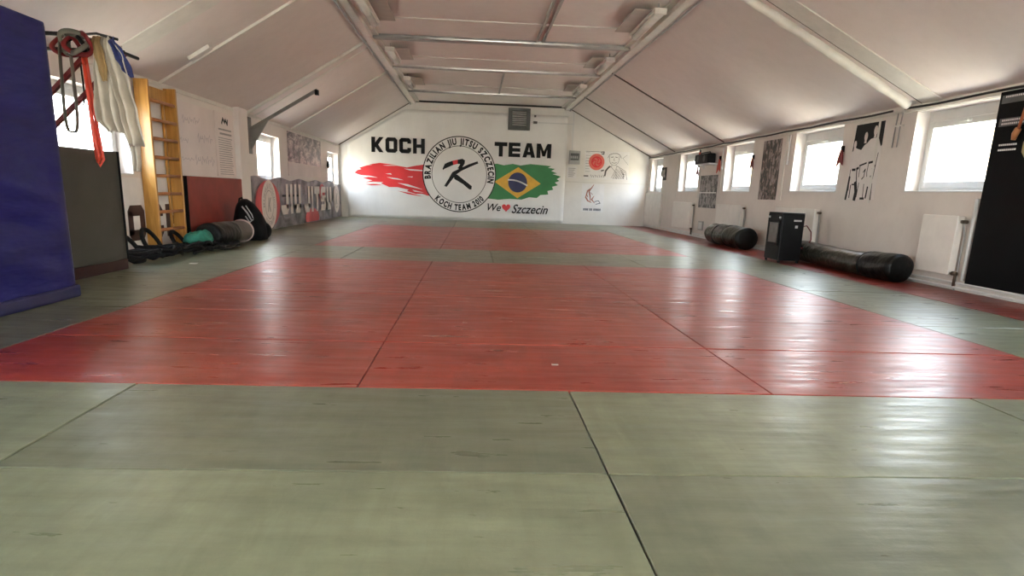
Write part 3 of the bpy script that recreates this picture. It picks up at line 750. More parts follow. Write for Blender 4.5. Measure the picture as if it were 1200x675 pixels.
for (u, v, s) in ((.10, .74, .85), (.44, .83, 1.0), (.74, .89, 1.1)):
    c = jp(u, v); flat(bm, RIGHT, circ(c[0], c[1], .042 * s, .062 * s, 16), .0058, .0066)
    flat(bm, RIGHT, [(c[0] - .03, c[1] - .09), (c[0] + .03, c[1] - .09), (c[0] + .02, c[1] - .03), (c[0] - .02, c[1] - .03)], .0058, .0064)
obj('pictured_heads', bm, M['offwhite'], T)
# small dark frame far right
T = empty('small_picture', RIGHT.p(-20.45, 1.4), 'small narrow dark picture beside the farthest right window', 'picture')
bm = NB(); frect(bm, RIGHT, -20.62, -20.33, 1.42, 1.78, 0, .02); obj('picture_frame', bm, M['blackmetal'], T, bevel=.004)
bm = NB(); frect(bm, RIGHT, -20.57, -20.38, 1.5, 1.72, .02, .022); obj('picture_print', bm, M['photo_color'], T)
# shelf with speaker
T = empty('wall_shelf', RIGHT.p(-16.6, 1.72), 'narrow white wall shelf on brackets above the photo collage poster', 'shelf')
bm = NB(); frect(bm, RIGHT, -17.25, -15.95, 1.705, 1.725, 0, .24); obj('shelf_board', bm, M['pvc'], T, bevel=.004)
bm = NB()
for u in (-17.0, -16.2): prism(bm, [RIGHT.p(u, 1.705, 0), RIGHT.p(u, 1.62, 0), RIGHT.p(u, 1.62, .015), RIGHT.p(u, 1.69, .02), RIGHT.p(u, 1.695, .16), RIGHT.p(u, 1.705, .16)], RIGHT.U * .02)
obj('bracket', bm, M['pvc'], T)
T = empty('portable_speaker', RIGHT.p(-16.6, 1.726, .12), 'black boxy portable speaker sitting on the white wall shelf', 'speaker')
bm = NB(); frect(bm, RIGHT, -17.10, -16.12, 1.726, 1.95, .03, .22); obj('speaker_body', bm, M['blackmetal'], T, bevel=.03)
bm = NB(); flat(bm, RIGHT, circ(-16.85, 1.835, .075, n=24), .22, .228); flat(bm, RIGHT, circ(-16.38, 1.835, .075, n=24), .22, .228); obj('speaker_cone', bm, M['dgrey'], T)
bm = NB(); tube(bm, [RIGHT.p(-16.95, 1.945, .12), RIGHT.p(-16.9, 1.985, .12), RIGHT.p(-16.3, 1.985, .12), RIGHT.p(-16.25, 1.945, .12)], .012, 8); obj('carry_handle', bm, M['blackmetal'], T)
# hanging red tags
def tag(y, z, s, label, col='bandred'):
    T = empty('hanging_pennant', RIGHT.p(-y, z + .18), label, 'pennant', None)
    bm = NB(); frect(bm, RIGHT, -y - .02, -y + .02, z + .10 * s, z + .17 * s, 0, .04); obj('clip', bm, M['blackmetal'], T)
    bm = NB()
    pts = [(-.02, .12), (.03, .12), (.06, .04), (.07, -.06), (.0, -.02), (-.08, -.08), (-.06, .02)]
    flat(bm, RIGHT, [(-y + a * s, z + b * s) for a, b in pts], .03, .045); obj('pennant_cloth', bm, M[col], T, bevel=.004)
tag(10.52, 1.55, 1.25, 'small dark red pennant hanging at the near edge of the second right window', 'maroon')
tag(13.95, 1.60, 1.2, 'small red brown pennant beside the tall crowd poster', 'maroon')
tag(15.86, 1.62, 1.5, 'bright orange red pennant hanging right of the shelf with speaker')
tag(17.32, 1.86, 1.4, 'bright orange red pennant hanging left of the shelf with speaker')
tag(17.38, 1.55, 1.3, 'muted red pennant below left end of the shelf', 'maroon')
tag(20.72, 1.58, 1.3, 'blackish pennant at the farthest right window', 'blackcloth')
# thermostat-like strips / pull rods by windows
for i, y in enumerate((12.36, 15.66, 8.98)):
    lab = ['thin white rod hanging left of the second window on the right', 'thin white rod hanging left of the third window on the right', ''][i]
    if i == 2: continue
    T = empty('pull_rod', RIGHT.p(-y, 1.6), lab, 'pull rod')
    bm = NB(); tube(bm, [RIGHT.p(-y, 1.62, .025), RIGHT.p(-y, 2.06, .025)], .014, 8); obj('rod', bm, M['pvc'], T, smooth=True)
    bm = NB(); tube(bm, [RIGHT.p(-y, 1.56, .025), RIGHT.p(-y, 1.63, .025)], .022, 8); obj('grip', bm, M['pvc'], T, smooth=True)
# conduit under rafter end
T = empty('cable_drop', RIGHT.p(-9.3, 1.6), 'two thin grey cables dropping from the rafter end beside the nearest right window', 'cable')
bm = NB()
for d in (0, .10): tube(bm, [RIGHT.p(-9.22 + d, 2.12, .02), RIGHT.p(-9.24 + d, 1.95, .02), RIGHT.p(-9.25 + d, 1.66, .02)], .009, 8)
obj('cable_run', bm, M['trimg'], T, smooth=True)
bm = NB(); frect(bm, RIGHT, -9.30, -9.08, 2.09, 2.15, 0, .05); obj('cable_clamp', bm, M['trimw'], T); bm = NB(); frect(bm, RIGHT, -9.30, -9.08, 1.92, 1.94, 0, .03); obj('cable_clamp', bm, M['trimw'], T)

# radiators
def radiator(y0, y1, label):
    T = empty('radiator', (XR - .08, (y0 + y1) / 2, .16), label, 'radiator', 'radiators under the right windows')
    bm = NB(); box(bm, XR - .125, XR - .105, y0, y1, .17, .83); obj('front_panel', bm, M['rad'], T, bevel=.012)
    bm = NB(); box(bm, XR - .105, XR - .035, y0 + .01, y1 - .01, .20, .80)
    obj('convector_body', bm, M['rad'], T, bevel=.006)
    bm = NB(); box(bm, XR - .115, XR - .03, y0 + .005, y1 - .005, .805, .82)
    obj('top_grille', bm, M['rad'], T, bevel=.004)
    bm = NB(); yv = y0 - .045
    tube(bm, [(XR - .07, y0 + .02, .76), (XR - .07, yv, .76), (XR - .055, yv - .01, .60), (XR - .055, yv - .01, .10), (XR - .055, yv - .01, .0)], .009, 8); obj('supply_pipe', bm, M['trimg'] , T, smooth=True)
    bm = NB(); tube(bm, [(XR - .07, yv + .045, .765), (XR - .07, yv - .04, .765)], .02, 10)
    tube(bm, [(XR - .08, yv + .03, .19), (XR - .08, yv - .02, .19), (XR - .08, yv - .02, .05)], .016, 8); tube(bm, [(XR - .08, yv + .035, .19), (XR - .08, yv - .035, .19)], .024, 8)
    obj('valve', bm, M['brass'], T, smooth=True)
radiator(7.58, 8.20, 'small white panel radiator under the nearest right window beside the black panel')
radiator(10.92, 12.40, 'long white radiator behind the black heater')
radiator(14.05, 15.50, 'white radiator behind the shorter rolled black bag')
radiator(17.38, 18.95, 'farthest white radiator, left of the photo collage poster')
# heating pipes along base
for i, (z, x, y1) in enumerate(((.035, .085, YF - .1), (.085, .055, YF - .1))):
    bm = NB(); tube(bm, [(XR - x, YB + .1, z), (XR - x, 9, z + .004), (XR - x, y1, z)], .014, 8)
    setp(obj('heating_pipe', bm, M['pvc'], smooth=True), ['lower white heating pipe running along the foot of the right wall', 'upper white heating pipe running along the foot of the right wall'][i], 'pipe')
bm = NB(); tube(bm, [(XR - .04, 7.44, .12), (XR - .04, 7.44, 1.02)], .022, 8)
setp(obj('heating_pipe', bm, M['pvc'], smooth=True), 'vertical white pipe between the near radiator and the black panel', 'pipe')
T = empty('wall_socket', RIGHT.p(-16.75, .3), 'white double wall socket left of the rolled black bag near the floor', 'socket')
bm = NB(); frect(bm, RIGHT, -16.95, -16.62, .18, .40, 0, .03); obj('socket_box', bm, M['greybox'], T, bevel=.006)
bm = NB(); frect(bm, RIGHT, -16.91, -16.66, .21, .37, .03, .036); obj('socket_plate', bm, M['pvc'], T, bevel=.003)

# black rank panel
T = empty('black_wall_panel', RIGHT.p(-6.4, .08), 'tall black fabric panel with small white rank text at the right edge', 'panel')
bm = NB(); frect(bm, RIGHT, -7.37, -5.66, .075, 2.10, .03, .06); obj('panel_cloth', bm, M['blackpanel'], T, bevel=.006)
bm = NB()
for v0, v1, ua in ((1.98, 2.06, -7.33), (1.75, 1.83, -7.31)): frect(bm, RIGHT, ua, -5.7, v0, v1, .06, .064)
obj('grey_strip', bm, M['dgrey'], T)
bm = NB()
for v, a, b in ((2.035, -7.28, -6.7), (1.80, -7.27, -6.95), (1.765, -7.27, -6.95), (1.555, -7.25, -7.02), (1.505, -7.25, -7.02)):
    u = a
    while u < b: frect(bm, RIGHT, u, u + .016, v, v + .018, .064 if v > 1.6 else .06, .066); u += .028
obj('rank_print', bm, M['white'], T)
bm = NB(); flat(bm, RIGHT, [(-6.92, 1.58), (-6.78, 1.58), (-6.78, 1.48), (-6.85, 1.40), (-6.92, 1.48)], .06, .065); flat(bm, RIGHT, [(-6.80, 1.83), (-6.66, 1.83), (-6.66, 1.76), (-6.73, 1.70), (-6.80, 1.76)], .064, .068)
obj('crest', bm, M['gold'], T)
T = empty('hanging_strap', RIGHT.p(-6.9, 2.0), 'orange brown strap with loop handle hanging on the black panel', 'strap')
bm = NB(); tube(bm, [RIGHT.p(-6.88, 2.08, .09), RIGHT.p(-6.93, 2.0, .09), RIGHT.p(-6.95, 1.90, .09), RIGHT.p(-6.99, 1.70, .09)], .018, 8, flat=.5); obj('strap_band', bm, M['brownstrap'], T, smooth=True)
bm = NB(); tube(bm, [RIGHT.p(-6.99, 1.71, .09), RIGHT.p(-7.02, 1.66, .09), RIGHT.p(-7.03, 1.60, .09)], .03, 10, rfun=lambda t: .02 + .015 * math.sin(PI * min(1, t + .2))); obj('strap_grip', bm, M['rung'], T, smooth=True)

# heater
hx0, hx1, hy0, hy1, hh = 4.70, 5.05, 10.45, 10.98, .745
T = empty('gas_heater', ((hx0 + hx1) / 2, (hy0 + hy1) / 2, 0), 'black freestanding cabinet heater with small glass window on the red mats', 'heater')
bm = NB(); box(bm, hx0, hx1, hy0, hy1, .035, hh); obj('cabinet', bm, M['blackmetal'], T, bevel=.012)
bm = NB(); box(bm, hx0 + .003, hx1 - .003, hy0 + .003, hy1 - .003, hh, hh + .012); obj('top_plate', bm, M['blackmetal'], T, bevel=.005)
bm = NB()
for r in ((hy0 + .06, hy1 - .06, .60, .64), (hy0 + .06, hy1 - .06, .26, .30), (hy0 + .06, hy0 + .10, .30, .60), (hy1 - .10, hy1 - .06, .30, .60)): box(bm, hx0 - .02, hx0, *r)
obj('window_surround', bm, M['blackmetal'], T, bevel=.004)
bm = NB(); box(bm, hx0 - .008, hx0 - .001, hy0 + .10, hy1 - .10, .30, .60); obj('heater_glass', bm, M['darkglass'], T)
for yy_ in (hy0 + .06, hy1 - .08):
    bm = NB(); tube(bm, [(hx0 - .025, yy_, .685), (hx0, yy_, .685)], .016, 10); obj('control_knob', bm, M['slat'], T, smooth=True)
bm = NB(); box(bm, hx0 + .18, hx0 + .30, hy0 - .004, hy0, .63, .655); box(bm, hx0 + .21, hx0 + .25, hy0 - .004, hy0, .53, .57); obj('label_plate', bm, M['slat'], T)
for a in (hx0 + .03, hx1 - .03):
    for b in (hy0 + .03, hy1 - .03):
        bm = NB(); tube(bm, [(a, b, 0), (a, b, .04)], .02, 10); obj('foot', bm, M['blackmetal'], T)
bm = NB(); tube(bm, [(hx1, hy0 + .10, .55), (hx1 + .08, hy0 + .08, .57), (hx1 + .15, hy0 + .06, .48), (hx1 + .16, hy0 + .05, .36), (hx1 + .10, hy0 + .05, .25), (hx1, hy0 + .08, .22)], .009, 8)
o = obj('gas_hose', bm, M['maroon'], T, smooth=True)

# bags on the right
def bag(name, pts, rf, mat, label, capmat, seams=(), lump=.012, flatz=.9):
    T = empty(name, Vector(pts[0]) * .5 + Vector(pts[-1]) * .5 - Vector((0, 0, pts[0][2])), label, 'punching bag')
    P = []
    n = len(pts); M_ = 40
    for i in range(M_ + 1):
        t = i / M_ * (n - 1); k = min(int(t), n - 2); f = t - k
        P.append(Vector(pts[k]).lerp(Vector(pts[k + 1]), f))
    for _ in range(6): P = [P[0]] + [(P[i - 1] + P[i] * 2 + P[i + 1]) / 4 for i in range(1, len(P) - 1)] + [P[-1]]
    def body(i0, i1, scale, c0, c1):
        bm = NB(); seg = 28; rings = []; pl = P[i0:i1 + 1]
        fr_ = [(0.0, .0), (.0, .75), (.02, .93)] if c0 else []
        seq = []
        if c0:
            for q, s in ((-.040, .02), (-.038, .74), (-.028, .91), (-.010, .985)): seq.append((pl[0] + (pl[1] - pl[0]).normalized() * q, rf(i0 / M_) * s, pl[1] - pl[0]))
        for i, p in enumerate(pl):
            d = (P[min(M_, i0 + i + 1)] - P[max(0, i0 + i - 1)]); seq.append((p, rf((i0 + i) / M_) * scale, d))
        if c1:
            for q, s in ((.010, .985), (.028, .91), (.038, .74), (.040, .02)): seq.append((pl[-1] + (pl[-1] - pl[-2]).normalized() * q, rf(i1 / M_) * s, pl[-1] - pl[-2]))
        for p, r, d in seq:
            t = d.normalized(); s = t.cross(Vector((0, 0, 1))).normalized(); q = s.cross(t)
            rg = []
            for k in range(seg):
                a = 2 * PI * k / seg
                rr = r * (1 + lump / .2 * noise.noise(p * 4 + Vector((math.cos(a), math.sin(a), 0)) * 1.3))
                v = p + s * rr * math.cos(a) + q * rr * flatz * math.sin(a)
                v.z = max(v.z, .004); rg.append(bm.verts.new(v))
            rings.append(rg)
        for A, Bq in zip(rings, rings[1:]):
            for k in range(seg): bm.faces.new((A[k], A[(k + 1) % seg], Bq[(k + 1) % seg], Bq[k]))
        bm.faces.new(rings[0][::-1]); bm.faces.new(rings[-1]); return bm
    return T, P, body, M_
T, P, body, m_ = bag('heavy_punching_bag', [(5.265, 10.85, .175), (5.245, 10.2, .17), (5.15, 9.2, .155), (5.16, 8.6, .165), (5.20, 8.15, .175)], lambda t: .178 - .012 * math.sin(PI * min(1, t * 1.3)) + (.008 if t > .7 else 0), M['olive'],
    'long sagging black punching bag lying in front of the heater along the right wall', M['blackleather'])
obj('bag_body', body(0, 29, 1, True, False), M['olive'], T, smooth=True)
obj('bag_end_cap', body(28, 40, 1.03, False, True), M['blackleather'], T, smooth=True)
bm = NB(); c = P[28]; tube(bm, [c + Vector((math.cos(a) * .178, 0, max(-.15, math.sin(a) * .162))) for a in [2 * PI * k / 24 for k in range(24)]], .008, 6, closed=True); obj('seam_strap', bm, M['blackcloth'], T, smooth=True)
T, P, body, m_ = bag('rolled_punching_bag', [(5.17, 14.75, .215), (5.17, 14.1, .22), (5.17, 13.5, .22), (5.17, 12.95, .21)], lambda t: .222 + .008 * math.sin(PI * t), M['olive'],
    'short fat black punching bag lying left of the heater along the right wall', M['blackleather'], lump=.02)
obj('bag_body', body(0, 24, 1, True, False), M['olive'], T, smooth=True)
obj('bag_end_cap', body(23, 40, 1.02, False, True), M['blackleather'], T, smooth=True)
bm = NB()
for i in (10, 23):
    bm = NB(); c = P[i]; tube(bm, [c + Vector((math.cos(a) * .230, 0, max(-.2, math.sin(a) * .208))) for a in [2 * PI * k / 28 for k in range(28)]], .007, 6, closed=True)
    obj('bag_strap', bm, M['blackcloth'], T, smooth=True)

# ------------------------------------------------------------------ left side things
# blue crash mat
T = empty('crash_mat', (-3.25, 4.05, 0), 'huge navy blue crash mat standing on edge at the left', 'mat')
bm = NB(); nx, nz = 40, 30
face = []; nz = 60
for i in range(nx + 1):
    row = []
    for k in range(nz + 1):
        y = 2.55 + 3.0 * i / nx; z = .012 + 1.97 * k / nz
        fl = .35 + .65 * max(0, min(1, (1.5 - z) / .8)); d = .050 * fl * noise.noise(Vector((y * .8, 3, z * 3.6 + .5 * y))) + .020 * fl * noise.noise(Vector((y * 1.6, 1, z * 9 + y * 2)))
        ed = min(i, nx - i) / 2; edk = min(k, nz - k) / 1.5
        x = -3.085 + d * min(1, ed, edk) + (-.02 if min(ed, edk) <= 0 else 0)
        row.append(bm.verts.new((x, y, z)))
    face.append(row)
back = [[bm.verts.new((-3.36, v.co.y, v.co.z)) for v in r] for r in face]
for i in range(nx):
    for k in range(nz):
        bm.faces.new((face[i][k], face[i + 1][k], face[i + 1][k + 1], face[i][k + 1])); bm.faces.new((back[i][k], back[i][k + 1], back[i + 1][k + 1], back[i + 1][k]))
for i in range(nx):
    bm.faces.new((face[i][0], back[i][0], back[i + 1][0], face[i + 1][0])); bm.faces.new((face[i][nz], face[i + 1][nz], back[i + 1][nz], back[i][nz]))
for k in range(nz):
    bm.faces.new((face[0][k], face[0][k + 1], back[0][k + 1], back[0][k])); bm.faces.new((face[nx][k], back[nx][k], back[nx][k + 1], face[nx][k + 1]))
obj('mat_cover', bm, M['blue'], T, smooth=True, bevel=.012)
bm = NB(); box(bm, -3.37, -3.068, 2.54, 5.555, .002, .10); obj('base_flap', bm, simple('darker_navy_vinyl', (.010, .010, .06), .5), T, bevel=.02)
bm = NB(); box(bm, -3.48, -3.42, 3.9, 6.12, .0, .80)
setp(obj('foam_mat', bm, M['paleblue'], bevel=.015), 'thin pale blue mat edge showing behind the navy crash mat', 'mat')
# grey panel
T = empty('grey_mat', (-3.66, 6.5, 0), 'olive grey mat standing on edge under the left window', 'mat')
bm = NB(); ny, nz = 24, 16; face = []
for i in range(ny + 1):
    row = []
    for k in range(nz + 1):
        y = 5.5 + 1.96 * i / ny; z = .10 + 1.07 * k / nz
        row.append(bm.verts.new((-3.615 + .035 * noise.noise(Vector((y * 1.6 + z * 1.2, 9, z * 2.4 - y))) * min(1, (ny - i) / 3), y + (.0), z)))
    face.append(row)
back = [[bm.verts.new((-3.70, v.co.y, v.co.z)) for v in r] for r in face]
for i in range(ny):
    for k in range(nz):
        bm.faces.new((face[i][k], face[i + 1][k], face[i + 1][k + 1], face[i][k + 1])); bm.faces.new((back[i][k], back[i][k + 1], back[i + 1][k + 1], back[i + 1][k]))
    bm.faces.new((face[i][0], back[i][0], back[i + 1][0], face[i + 1][0])); bm.faces.new((face[i][nz], face[i + 1][nz], back[i + 1][nz], back[i][nz]))
for k in range(nz):
    bm.faces.new((face[0][k], face[0][k + 1], back[0][k + 1], back[0][k])); bm.faces.new((face[ny][k], back[ny][k], back[ny][k + 1], face[ny][k + 1]))
obj('mat_cover', bm, M['greytarp'], T, smooth=True, bevel=.01)
bm = NB(); box(bm, -3.72, -3.605, 5.5, 7.44, .0, .105); obj('base_plinth', bm, M['darkred'], T, bevel=.006)
bm = NB(); box(bm, -3.71, -3.60, 7.447, 7.466, .10, 1.175); obj('edge_piping', bm, M['blackcloth'], T, bevel=.004)
# pull-up rig, bands, belts and kimono: coordinates scaled about the camera, towards it
T = empty('pull_up_rig', (XL, 6.9, 1.5), 'wall mounted pull up bar with dark tubes and maroon diagonal braces, upper left', 'pull up bar')
bm = NB(); tube(bm, [(-3.59, 6.87, 2.152), (-3.59, 8.05, 2.152)], .018, 10); obj('pull_up_bar', bm, M['blackpipe'], T, smooth=True)
bm = NB(); tube(bm, [(XL + .01, 6.9, 2.152), (-3.575, 6.9, 2.152)], .018, 10); obj('upper_arm', bm, M['blackpipe'], T, smooth=True)
bm = NB(); bar(bm, (XL + .01, 6.9, 2.023), (-3.19, 6.9, 2.023), .03, .03); obj('lower_arm', bm, M['blackpipe'], T)
bm = NB(); bar(bm, (XL + .01, 6.9, 1.34), (-3.50, 6.9, 2.015), .035, .045, (0, 1, 0)); obj('brace', bm, M['maroon'], T)
bm = NB(); bar(bm, (XL + .01, 6.94, 1.09), (-3.21, 6.94, 2.015), .035, .045, (0, 1, 0)); obj('brace', bm, M['maroon'], T)
bm = NB(); box(bm, XL + .002, XL + .02, 6.87, 6.97, 1.02, 2.165); obj('wall_plate', bm, M['blackpipe'], T)
# belts / bands
def loop(cx, cy, zt, zb, w, r, mat, name, label, cat, tilt=0, flat_=.35, lean=0):
    bm = NB(); pts = []; n = 40
    for i in range(n):
        a = 2 * PI * i / n; s = math.sin(a); c_ = math.cos(a)
        z = (zt + zb) / 2 + (zt - zb) / 2 * math.copysign(abs(c_) ** .6, c_)
        x = cx + w / 2 * math.copysign(abs(s) ** .5, s) * (1 - .25 * (z - zb) / (zt - zb)) + lean * (zt - z)
        pts.append((x, cy + tilt * s * .03, z))
    tube(bm, pts, r, 8, closed=True, flat=flat_); return setp(obj(name, bm, mat, smooth=True, origin=(cx, cy, zt)), label, cat)
loop(-3.67, 6.83, 2.14, 1.31, .12, .026, M['bandgrey'], 'resistance_band', 'long olive grey band looping down from the bar end beside the blue mat', 'resistance band', lean=-.02)
loop(-3.66, 6.96, 2.15, 1.56, .10, .014, M['blackcloth'], 'resistance_band', 'thin blackish band hanging inside the olive grey loop', 'resistance band')
T = empty('resistance_band', (-3.55, 6.88, 2.0), 'bright orange red band hanging long from the coil of belts', 'resistance band')
bm = NB(); zs = [2.03, 1.87, 1.68, 1.50, 1.32, 1.18, 1.08, 1.03]
A = [(-3.545 + .005 * i, 6.86, z) for i, z in enumerate(zs)]; Bq = [(-3.53 + .011 * i - (.012 if i == 7 else 0), 6.88, z) for i, z in enumerate(zs)]
tube(bm, A[:-1] + [(-3.495, 6.87, 1.02)] + Bq[::-1][1:], .015, 8, flat=.6)
tube(bm, [(-3.53, 6.86, 1.90), (-3.52, 6.85, 1.68), (-3.51, 6.84, 1.45), (-3.495, 6.84, 1.27), (-3.485, 6.85, 1.09), (-3.50, 6.85, 1.05)], .024, 8, flat=.6)
obj('band_loop', bm, M['bandred'], T, smooth=True)
T = empty('belt_coil', (-3.61, 6.9, 2.1), 'tangled coil of olive and maroon belts slung over the pull up bar', 'belts')
random.seed(3)
for i, (cm, cx, r0) in enumerate((('bandgrey', -3.67, .10), ('maroon', -3.68, .11), ('bandgrey', -3.60, .09), ('blackcloth', -3.57, .08), ('maroon', -3.52, .11), ('bandgrey', -3.55, .11))):
    bm = NB(); pts = []; ph = random.uniform(0, 6)
    for k in range(30):
        a = 2 * PI * k / 30
        pts.append((cx + r0 * math.cos(a), 6.85 + .05 * math.sin(2 * a + ph) - .03 * i + .05, 2.06 + r0 * .8 * math.sin(a)))
    tube(bm, pts, .022, 8, closed=True, flat=.45); obj('belt', bm, M[cm], T, smooth=True)
# kimono
def cloth(profile, y0, folds, mat, name, parent, depth=.05, nu=30, nv=36, seed=1, thick=.006):
    """profile: list of (z, xleft, xright); hanging sheet facing the camera, with folds"""
    bm = NB(); rows = []
    for k in range(nv + 1):
        t = k / nv * (len(profile) - 1); i = min(int(t), len(profile) - 2); f = t - i; f = f * f * (3 - 2 * f)
        z = profile[i][0] + (profile[i + 1][0] - profile[i][0]) * (t - i)
        a = profile[i][1] + (profile[i + 1][1] - profile[i][1]) * f; b = profile[i][2] + (profile[i + 1][2] - profile[i][2]) * f
        row = []
        for j in range(nu + 1):
            u = j / nu; dd = depth * min(1, .25 + k / nv * 1.2)
            y = y0 + dd * math.sin(u * folds * 2 * PI + 1.3 * noise.noise(Vector((u * 2, seed, z)))) + .04 * noise.noise(Vector((u * 3, seed + 4, z * 3))) + (.06 * (1 - min(1, k / nv * 8)))
            row.append(bm.verts.new((a + (b - a) * u, y, z + .015 * noise.noise(Vector((u * 4, seed, 7))))))
        rows.append(row)
    for A_, B_ in zip(rows, rows[1:]):
        for j in range(nu): bm.faces.new((A_[j], A_[j + 1], B_[j + 1], B_[j]))
    o = obj(name, bm, mat, parent, smooth=True); s = o.modifiers.new('s', 'SOLIDIFY'); s.thickness = thick
    return o
T = empty('hanging_kimono', (-3.3, 6.95, 2.1), 'creased off white kimono jacket and trousers draped over the pull up bar', 'clothing')
cloth([(2.161, -3.422, -3.312), (2.023, -3.445, -3.275), (1.821, -3.473, -3.248), (1.591, -3.478, -3.238), (1.434, -3.468, -3.22), (1.324, -3.386, -3.22)], 6.863, 2.4, M['gi'], 'jacket_panel', T, seed=2, depth=.05)
cloth([(2.143, -3.349, -3.257), (1.959, -3.33, -3.165), (1.729, -3.284, -3.119), (1.499, -3.238, -3.082), (1.213, -3.192, -3.036)], 6.836, 1.7, M['gi'], 'jacket_sleeve', T, seed=5, depth=.05)
cloth([(2.097, -3.367, -3.275), (1.729, -3.349, -3.202), (1.407, -3.312, -3.165), (1.085, -3.266, -3.174), (0.983, -3.257, -3.183)], 6.992, 2, M['gi'], 'trouser_leg', T, seed=6)
cloth([(2.133, -3.425, -3.36), (1.98, -3.41, -3.32), (1.86, -3.385, -3.30), (1.76, -3.36, -3.315)], 6.794, 1.2, M['gistain'], 'worn_lapel', T, seed=9, depth=.012, nu=10)
cloth([(2.133, -3.312, -3.248), (2.023, -3.275, -3.165), (1.867, -3.192, -3.11), (1.802, -3.128, -3.1)], 6.826, 1.5, M['navycloth'], 'navy_towel', T, seed=12, depth=.012, nu=12)
bm = NB(); tube(bm, [(-3.57, 6.98, 2.17), (-3.42, 6.9, 2.168), (-3.22, 6.86, 2.12)], .012, 8); obj('hanger_rod', bm, M['blackpipe'], T)
# wall bars
T = empty('wall_bars', (-4.12, 9.65, 0), 'honey coloured wooden wall bars with red brown rungs', 'wall bars')
bm = NB(); box(bm, XL + .016, -4.02, 9.20, 9.245, .0, 2.11); obj('side_post', bm, M['wood'], T, bevel=.006)
bm = NB(); box(bm, XL + .016, -4.03, 10.03, 10.075, .0, 2.10); obj('side_post', bm, M['wood'], T, bevel=.006)
bm = NB(); box(bm, XL + .016, XL + .05, 9.245, 10.03, 1.93, 2.07); obj('top_board', bm, M['wood'], T, bevel=.004)
for i in range(9):
    z = 1.88 - .228 * i
    bm = NB(); tube(bm, [(-4.055, 9.24, z), (-4.055, 10.035, z)], .017, 10, flat=1.25); obj('rung', bm, M['rung'], T, smooth=True)
for a in (9.45, 9.93):
    bm = NB(); box(bm, XL + .016, XL + .034, a, a + .05, .05, 1.93); obj('back_batten', bm, M['wood'], T)
# white lettered banner low behind the wall bars
T = empty('lettered_banner', (XL, 9.3, 0), 'white banner with dark brown outlined letters low behind the wooden wall bars', 'banner')
bm = NB(); frect(bm, LEFT, 7.6, 10.22, .02, .93, .0, .008); obj('banner_sheet', bm, M['white'], T)
brown = simple('dark_brown_ink', (.045, .014, .014), .5, .2, bmp=0)
bm = NB(); block(bm, LEFT, 'KOCH', 8.22, .17, 10.25, .60, .13, .008, .010, gap=.22); obj('banner_lettering', bm, brown, T)
# ropes
random.seed(11)
def rope_path(cx, cy, loops, rx, ry, z0, jit):
    pts = []
    n = loops * 16
    for k in range(n):
        a = 2 * PI * k / 16
        j = 1 + jit * noise.noise(Vector((k * .07, cx, cy)))
        pts.append((cx + rx * j * math.cos(a) + .05 * noise.noise(Vector((k * .11, 5, 1))), cy + ry * j * math.sin(a) + .25 * noise.noise(Vector((k * .05, 1, 9))), z0 + .05 * (k // 32) * .55 + .015 * math.sin(k * .8)))
    return pts
T = empty('battle_rope', (-3.75, 8.9, 0), 'thick black battle ropes piled along the floor below the wall bars', 'rope')
for q in range(5):
    bm = NB(); pts = []
    for k in range(170):
        t = k * .16 + q * 31.7
        yc = 7.75 + 2.45 * (.5 + .5 * math.sin(k * .011 * (1 + .3 * q) + q * 1.9))
        x = -3.70 + .17 * math.cos(t) + .14 * noise.noise(Vector((t * .5, q, 0)))
        y_ = yc + .24 * math.sin(t * .93) + .25 * noise.noise(Vector((t * .4, 3, q)))
        z = .026 + .028 * q * .8 + .05 * max(0, noise.noise(Vector((t * .9, 8, q))))
        x = min(-3.50, max(XL + .19, x)); y_ = min(10.35, max(7.55, y_))
        if y_ > 9.78: x = -3.44 + .025 * math.sin(t * 1.7); z = .026 + .014 * q
        pts.append((x, y_, z + (.03 * abs(math.sin(t * 2.3 + q)) if y_ < 9.78 else 0)))
    tube(bm, pts, .019, 8); obj('rope_coil', bm, M['rope'], T, smooth=True)
for (cy, r, tl, x) in ((8.62, .19, .10, -3.86), (9.40, .15, .05, -3.86), (7.95, .17, .2, -3.80)):
    bm = NB(); pts = [(x - .10 * math.sin(a) * 1 - .0, cy + r * math.cos(a) * .95, max(.03, r * .75 + r * math.sin(a))) for a in [2 * PI * k / 26 for k in range(26)]]
    tube(bm, pts, .026, 8, closed=True); obj('rope_loop', bm, M['rope'], T, smooth=True)
# green towel
bm = NB(); nu = 22; rows = []
for i in range(nu + 1):
    row = []
    for k in range(nu + 1):
        u = i / nu * 2 - 1; v_ = k / nu * 2 - 1; rr = max(abs(u), abs(v_)); l = math.hypot(u, v_) or 1
        uu, vv = u * rr / l, v_ * rr / l; rad = math.hypot(uu, vv)
        x = -3.70 + uu * .17; y = 9.60 + vv * .30
        z = .135 + (.13 * math.sqrt(max(0, 1 - rad ** 2))) * (1 + .5 * noise.noise(Vector((x * 9, y * 9, 0)))) + .03 * noise.noise(Vector((x * 22, y * 14, 3)))
        row.append(bm.verts.new((x, y, z)))
    rows.append(row)
for A_, B_ in zip(rows, rows[1:]):
    for j in range(nu): bm.faces.new((A_[j], A_[j + 1], B_[j + 1], B_[j]))
o = setp(obj('crumpled_towel', bm, M['green'], smooth=True, origin=(-3.70, 9.60, .13)), 'crumpled teal green cloth lying on the ropes beside the wall bars', 'cloth')
s = o.modifiers.new('s', 'SOLIDIFY'); s.thickness = .02
